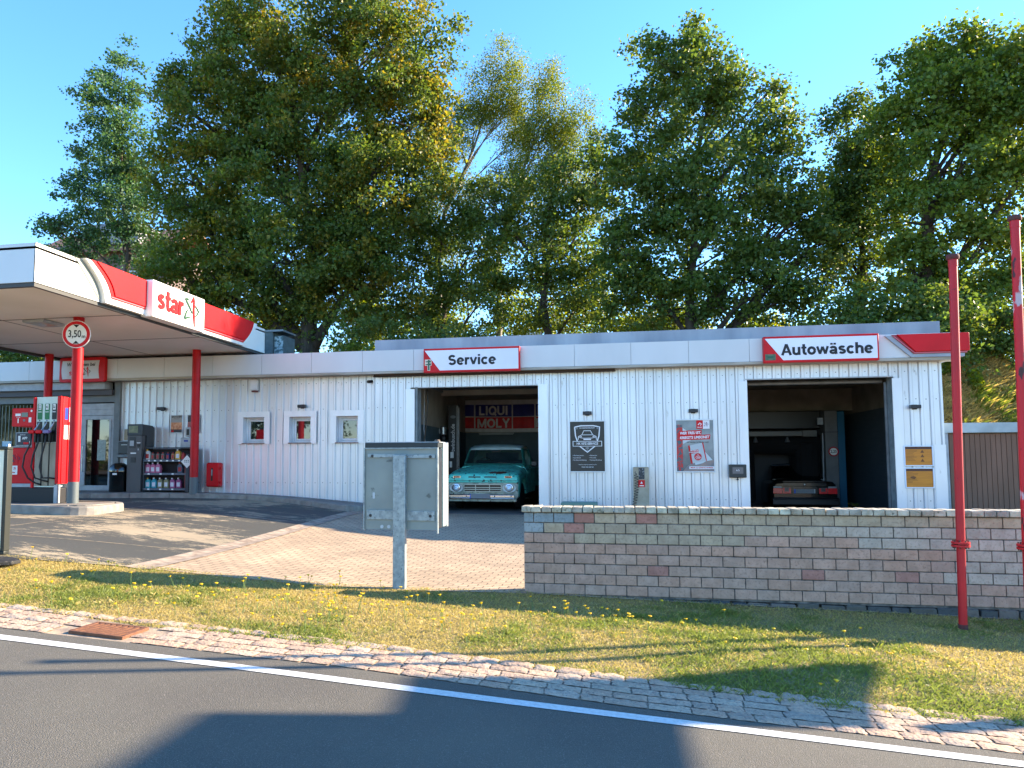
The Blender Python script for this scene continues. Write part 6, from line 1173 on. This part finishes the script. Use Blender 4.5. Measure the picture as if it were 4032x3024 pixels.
x, y, L_ = T_('big_maple'); tree('maple_tree', 'huge maple with browning leaves rising out of the picture left of centre', x, y, L_, LM, MP['autumn'], 2, dens=4.6, n_per=42, leaf=.21, spread=.32, trunk_r=.42, shell=.5)
x, y, L_ = T_('birch_a'); tree('birch_tree', 'tall leaning birch with open yellowish top between the maples', x, y, L_, LB, MP['lit'], 3, dens=6, n_per=60, leaf=.105, spread=.26, trunk_r=.2, bk_m=birch_b_, droop=.35, shell=.4, lean=lambda t: (0 if t < .45 else 3.4*((t-.45)/.55)**1.2))
x, y, L_ = T_('birch_b'); tree('birch_tree', 'second birch with drooping twigs right beside the leaning birch', x, y, L_, LB, MP['lit'], 4, dens=6, n_per=60, leaf=.105, spread=.26, trunk_r=.18, bk_m=birch_b_, droop=.35, shell=.4)
x, y, L_ = T_('maple_mid'); tree('maple_tree', 'dark spreading maple in the middle, lower than the birches', x, y, L_, LM, MP['dark'], 5, dens=4.4, leaf=.19, trunk_r=.22)
x, y, L_ = T_('maple_left'); tree('maple_tree', 'dark low maple filling the gap right of the huge maple', x, y, L_, LM, MP['dark'], 6, dens=4.2, leaf=.19, trunk_r=.2)
x, y, L_ = T_('maple_tall'); tree('maple_tree', 'tall ragged-topped maple above the space between the two garage bays', x, y, L_, LM, MP['dark'], 7, dens=4.6, leaf=.20, trunk_r=.25, shell=.45)
x, y, L_ = T_('dark_maple'); tree('maple_tree', 'narrow dark maple left of the big rounded tree at right', x, y, L_, LM, [(.8, .9, .8), (.7, .85, .8), (.9, .9, .7)], 8, dens=5, leaf=.19, trunk_r=.2)
x, y, L_ = T_('right_maple'); tree('maple_tree', 'big rounded green maple behind the red standpipes at the right edge', x, y, L_, LM, [(1.05, 1.1, .8), (1.2, 1.2, .65), (.85, 1, .7), (1.35, 1.25, .6)], 9, dens=4.8, leaf=.20, trunk_r=.32)
# back row : sunlit young trees, individually placed
R = random.Random(21); LY = leaf_mat('sunlit_leaf', (.34, .40, .14), (.56, .60, .12), .5)
names = ['far left behind the poplar', 'behind the left side of the huge maple', 'behind the trunk of the huge maple', 'right of the trunk of the huge maple', 'behind the leaning birch trunk', 'behind the middle maple', 'between the middle and the ragged maple', 'behind the trunk of the ragged maple', 'right of the trunk of the ragged maple', 'behind the narrow dark maple', 'behind the big rounded maple']
for i, x in enumerate((-29.5, -24.5, -19.5, -15, -10, -5.5, -.5, 3.5, 7.5, 13.0, 17.5)):
    y = 42+R.uniform(-1, 2); g = float(TER(x, y)); h_ = (2.9 if i not in (8, 9) else 1.5)+R.uniform(-.3, .5); L_ = [(x+R.uniform(-1.4, 1.4), g+.9+h_*(.3+.25*k)*1.0, R.uniform(1.4, 2.1), R.uniform(.9, 1.4)) for k in range(4)]+[(x, g+.9+h_*1.15, 1.1, .9)]
    tree('young_tree', 'sunlit yellow-green young tree '+names[i], x, y, L_, LY, MP['lit'], 30+i, dens=2.6, n_per=34, leaf=.22, spread=.4, trunk_r=.1, group='sunlit young trees at the back of the wood')
# shrubs on the bank top
where = ['far left above the shop roof', 'second from the left edge behind the canopy', 'behind the canopy corner', 'behind the welcome sign part of the roof', 'below the huge maple, left of its trunk', 'right below the huge maple trunk', 'left of the grey roof parapet', 'at the left end of the grey parapet', 'above the Service sign', 'right of the Service sign behind the parapet', 'above the black workshop poster', 'below the ragged maple', 'above the left end of the car wash sign', 'above the car wash sign', 'right end of the parapet', 'leaning over the red fascia stripe', 'right of the taller standpipe']
for i, x in enumerate((-27, -24, -21, -18.2, -15.6, -13.1, -10.6, -8.2, -5.9, -3.4, -1.0, 1.6, 4.1, 6.3, 8.3, 10.3, 13.8)):
    y = 30.0+R.uniform(-.8, 1.0)+(-.6 if x > 7.8 else 0); g = float(TER(x, y)); s_ = R.uniform(.8, 1.25)*(1.6 if x < -11 else (1.15 if x > 2 else 1.45)); L_ = [(x+R.uniform(-.9, .9)*s_, g+R.uniform(.4, 1.6)*s_, R.uniform(.9, 1.3)*s_, R.uniform(.7, 1.1)*s_) for _ in range(5)]
    tree('shrub', 'dark green shrub on the bank, '+where[i], x, y, L_, LM, MP['dark'], 60+i, dens=5.5, n_per=32, leaf=.17, spread=.26, trunk_r=.06, group='shrubs along the top of the bank', cat='shrub')
for i, (x, y, s_) in enumerate(((-30.5, 31.5, 2.2), (-34.5, 31, 2.4), (-38.5, 32, 2.4), (-26.5, 31.2, 1.9))):
    g = float(TER(x, y)); tree('shrub', ['tall dark bush left under the canopy edge', 'tall dark bush at the far left between canopy and shop roof', 'leftmost tall dark bush on the bank', 'broad dark bush behind the left half of the canopy'][i], x, y, [(x+R.uniform(-1.2, 1.2), g+.8+k*.75, 2.0, 1.1) for k in range(5)], LM, MP['dark'], 110+i, dens=2.4, n_per=30, leaf=.22, spread=.35, trunk_r=.1, group='shrubs along the top of the bank', cat='shrub')
# trees across the road behind the photographer (only reflected in the panes)
for i, (x, y) in enumerate(((-44, -13), (-33, -14), (-23, -13))):
    t0 = tree('roadside_tree', ['leftmost', 'middle', 'rightmost'][i]+' tree across the road behind the camera, seen only as a reflection', x, y, [(x+R.uniform(-3, 3), 1.5+k*1.6, 4.6-.4*k, 2.0) for k in range(5)], LM, MP['dark'], 90+i, dens=.8, n_per=30, leaf=.4, spread=.6, trunk_r=.3, group='trees across the road')
# ================================================================ GRASSES
def blades(P, hgt, wid, cols, rs, lean=.5, bend=True):
    n = len(P); a = rs.uniform(0, 2*np.pi, n); d = np.c_[np.cos(a), np.sin(a), np.zeros(n)]; l = rs.normal(0, 1, (n, 3))*lean; l[:, 2] = 1; l /= np.linalg.norm(l, axis=1)[:, None]; h_ = hgt[:, None]; w_ = wid[:, None]
    p0 = P-d*w_/2; p1 = P+d*w_/2; m = P+l*h_*.6; tip = P+l*h_*.6+(l+np.c_[l[:, 0]*1.2, l[:, 1]*1.2, -np.ones(n)*.15])*h_*.4
    return np.stack([p0, p1, m+d*w_*.35, tip], 1).reshape(-1, 3), cols
def vnoise(x, y, s, seed):
    r = np.random.default_rng(seed); G = r.random((64, 64)); u = (x*s) % 63; v = (y*s) % 63; i = u.astype(int); j = v.astype(int); fu = u-i; fv = v-j; fu = fu*fu*(3-2*fu); fv = fv*fv*(3-2*fv)
    return (G[i, j]*(1-fu)+G[(i+1) % 64, j]*fu)*(1-fv)+(G[i, (j+1) % 64]*(1-fu)+G[(i+1) % 64, (j+1) % 64]*fu)*fv
GM = leaf_mat('grass_blade', (.58, .55, .30), (.68, .66, .28), .38)
rs = np.random.default_rng(5); n = 330000
gx_ = rs.uniform(-9.0, 5.0, n); a = np.interp(gx_, [p[0] for p in VB], [p[1] for p in VB]); b = np.interp(gx_, [p[0] for p in VT], [p[1] for p in VT]); t = rs.random(n); edge = .05*(vnoise(gx_, gx_*0, 3.1, 3)-.5)*2; gy_ = a-.015+edge*.8+(b+.03-a-edge*.8)*t
gz_ = HV(gx_, gy_)-.01; nz = vnoise(gx_+30, gy_+10, 1.1, 1)*.6+vnoise(gx_+30, gy_+10, 4.3, 2)*.4
grn = np.clip((nz-.50)*2.6+.50-.62*t+np.clip((gx_-.5)/4, 0, 1)*np.clip(1-1.5*t, 0, 1)*.7, 0, 1); col = np.where((rs.random(n) < grn)[:, None], np.array([.74, .95, .80])*rs.uniform(.7, 1.2, (n, 1)), np.array([1.68, 1.46, 2.0])*rs.uniform(.6, 1.2, (n, 1)))
hg = (.016+.026*rs.random(n)**2)*(1+.7*np.clip(grn-.3, 0, 1)); tall = vnoise(gx_+30, gy_+10, 6.1, 9) > .86; hg[tall] *= 1.5
keep = ~((np.abs(gx_+2.605) < .06) & (np.abs(gy_-9.24) < .05)); P = np.c_[gx_, gy_, gz_][keep]
V, c = blades(P, hg[keep], np.full(keep.sum(), .0030)+rs.random(keep.sum())*.0035, col[keep], rs, .55); g_ = mesh_np('grass', V, len(V)//4, 4, c, GM); tag(g_, 'short dry grass with green patches covering the roadside verge', 'grass', kind='stuff')
# dry growth on the bank at right and along the top
n = 130000; bx_ = np.r_[rs.uniform(7.2, 17, n//2+25000), rs.uniform(-26, 17, n//2-25000)]; by_ = np.r_[rs.uniform(24.2, 30, n//2+25000), rs.uniform(27.5, 31, n//2-25000)]; bz_ = TER(bx_, by_)-.02
nz = vnoise(bx_+40, by_, .9, 12)*.6+vnoise(bx_+40, by_, 2.7, 13)*.4; gsel = rs.random(n) < np.clip((nz-.56)*5+.12, 0, .9)
col = np.where(gsel[:, None], np.array([.75, .95, .4])*rs.uniform(.6, 1.2, (n, 1)), np.array([1.8, 1.38, 1.6])*rs.uniform(.65, 1.15, (n, 1))); hg = rs.uniform(.08, .30, n)*(1+.6*(nz > .6))
V, c = blades(np.c_[bx_, by_, bz_], hg, rs.uniform(.006, .014, n), col, rs, .8); g_ = mesh_np('dry_bank_grass', V, len(V)//4, 4, c, GM); tag(g_, 'tangled dry grass and weeds covering the bank above the garages', 'grass', kind='stuff')
# tall green weeds on the bank
for i, (x, y) in enumerate(((10.6, 28.1), (11.25, 28.4), (12.0, 28.0), (8.1, 27.5), (9.0, 27.9), (7.75, 27.0))):
    g = float(TER(x, y)); t_ = thing('weed_plant', ['tall leafy green weed, middle of the dry bank', 'tall leafy green weed just right of the middle of the bank', 'tall leafy green weed near the taller standpipe', 'low green weed beside the building corner', 'green weed right of the shorter standpipe', 'yellow-green weed under the roof overhang'][i], 'weed', (x, y, g), group='green weeds on the bank'); rs2 = np.random.default_rng(i)
    q = []; mb = MB()
    for k in range(7):
        ax_ = rs2.uniform(-.25, .25, 2); hh = rs2.uniform(.5, 1.0); mb.tube([(ax_[0]*.4, ax_[1]*.4, 0), (ax_[0], ax_[1], hh)], [.012, .006], 5)
        for m_ in range(9): q.append((ax_[0]*(.4+.06*m_), ax_[1]*(.4+.06*m_), hh*(.15+.095*m_)))
    V, c = leaves(np.array(q), 9, .13, .07, MP['lit'], rs2, up_=.2, aspect=.6); mesh_np('foliage', V, len(V)//4, 4, c, LY, t_); mb.build('stem', mat('stem_green', (.35, .42, .18), .7), t_)
# ---------------------------------------------------------------- yellow flowers
yel = mat('flower_yellow', (.95, .80, .03), .5, c2=(.92, .70, .02), ns=90); stg = mat('flower_stem', (.42, .50, .24), .7)
protos = []
for k in range(4):
    R2 = random.Random(k); hh = .09+.045*k; bx2 = R2.uniform(-.02, .02); mb = MB(); mb.tube([(0, 0, 0), (bx2*.3, .004, hh*.5), (bx2, 0, hh)], [.0022, .002, .0018], 5); me_s = mb.build('stem', stg, None)
    mb = MB(); 
    for i in range(14): a = 2*math.pi*i/14; a2 = a+.2; r_ = .0165; mb.add([(bx2, 0, hh+.001), (bx2+r_*math.cos(a), r_*math.sin(a), hh+.006), (bx2+r_*1.05*math.cos(a2), r_*1.05*math.sin(a2), hh+.005)], [(0, 1, 2)])
    mb.lathe([(.004, hh-.006), (.008, hh), (.011, hh+.004), (.007, hh+.008)], 8, (bx2, 0, 0)); me_f = mb.build('flower_head', yel, None, recalc=False)
    protos.append((me_s, me_f))
FL = ['right of the display board', 'above the drain grate', 'just right of the drain grate', 'left of the notice cabinet shadow', 'in the densest patch left of the cabinet post', 'straight below the cabinet post', 'between the cabinet post and the brick wall end', 'below the left end of the brick wall', 'below the air pump', 'below the campaign poster', 'near the shadow edge below the wash panel', 'in the green grass below the wash bay', 'below the shorter standpipe', 'at the far left edge of the verge', 'tall stems beside the yard edge left of the post', 'near the right edge of the verge']
cl = [(-5.9, .30, 10, .5), (-5.0, .45, 10, .5), (-4.2, .35, 14, .5), (-3.4, .45, 22, .5), (-2.9, .30, 24, .4), (-2.5, .5, 16, .5), (-1.9, .35, 20, .45), (-1.2, .30, 14, .45), (-.5, .55, 14, .4), (.2, .55, 12, .4), (.7, .3, 8, .5), (1.6, .45, 8, .5), (2.3, .3, 6, .6), (-6.6, .7, 8, .5), (-3.4, .85, 8, .6), (2.8, .35, 6, .5)]
R = random.Random(77); first = True
for ci_, (cx_, t0, n, sp) in enumerate(cl):
    for k in range(n):
        x = cx_+R.gauss(0, sp); t = min(.97, max(.06, t0+R.gauss(0, .14))); a = float(np.interp(x, [p[0] for p in VB], [p[1] for p in VB])); b = float(np.interp(x, [p[0] for p in VT], [p[1] for p in VT])); y = a+(b-a)*t; pk_ = min(3, int(abs(R.gauss(0, 1.3)))); pr_ = protos[pk_]
        t_ = thing('yellow_flower', ['tiny', 'low', 'upright', 'tall'][pk_]+' yellow flower '+FL[ci_], 'flower', (x, y, float(HV(x, y))-.005), R.uniform(0, 6.28), group='yellow flowers in the verge'); t_.rotation_euler = (R.gauss(0, .14), R.gauss(0, .14), R.uniform(0, 6.28)); t_.scale = (1.35, 1.35, R.uniform(.9, 1.4))
        for m_ in pr_: c_ = m_.copy(); COL.objects.link(c_); c_.parent = t_
for a, b in protos: bpy.data.objects.remove(a); bpy.data.objects.remove(b)
# fallen twig-like tall grass stalks
# ================================================================ HOUSE ON THE HILL
hz = 12.0
ho = thing('hillside_house', 'house with tiled roof half hidden by the poplar at far left', 'house', (-35, 50, hz))
mb = MB(); mb.box(-5, 5, -3, 3, -4, 4.4); mb.build('wall', mat('house_wall', (.50, .42, .40), .9, c2=(.42, .36, .34), ns=2), ho)
rt_ = mat('roof_tile', (.60, .42, .32), .8, c2=(.48, .34, .27), ns=12, stretch=(1, 1, 3)); mb = MB(); mb.prism([(-3.8, 4.3), (0, 6.7), (3.8, 4.3), (3.8, 4.15), (0, 6.5), (-3.8, 4.15)], 'x', -5.6, 5.6); mb.build('roof', rt_, ho)
mb = MB(); mb.box(-1.5, 2.8, -3.3, -.5, 4.8, 6.3); mb.build('dormer', mat('dormer_grey', (.52, .52, .55), .7), ho)
for x in (-2.5, 1.5):
    mb = MB(); mb.box(x, x+1.2, -3.04, -3.0, 1.6, 2.9); w = mb.build('window', white_paint, ho); mb = MB(); mb.box(x+.1, x+1.1, -3.06, -3.045, 1.7, 2.8); mb.build('pane', glass_dark, w)
# small picket fence piece behind the roof
pf = thing('picket_fence', 'short bit of pale wooden pickets showing above the grey parapet', 'fence', (-2.7, 27.6, float(TER(-2.7, 27.6)))); mb = MB(); z_ = 6.2-pf.location.z
for i in range(6): mb.box(-.28+i*.1, -.23+i*.1, 0, .02, 0, z_+.04*(i % 2))
mb.build('pickets', mat('pale_wood', (.62, .54, .42), .8), pf); mb = MB(); mb.box(-.3, .3, .02, .04, z_-.5, z_-.43); mb.build('rail', MATS['pale_wood'], pf)
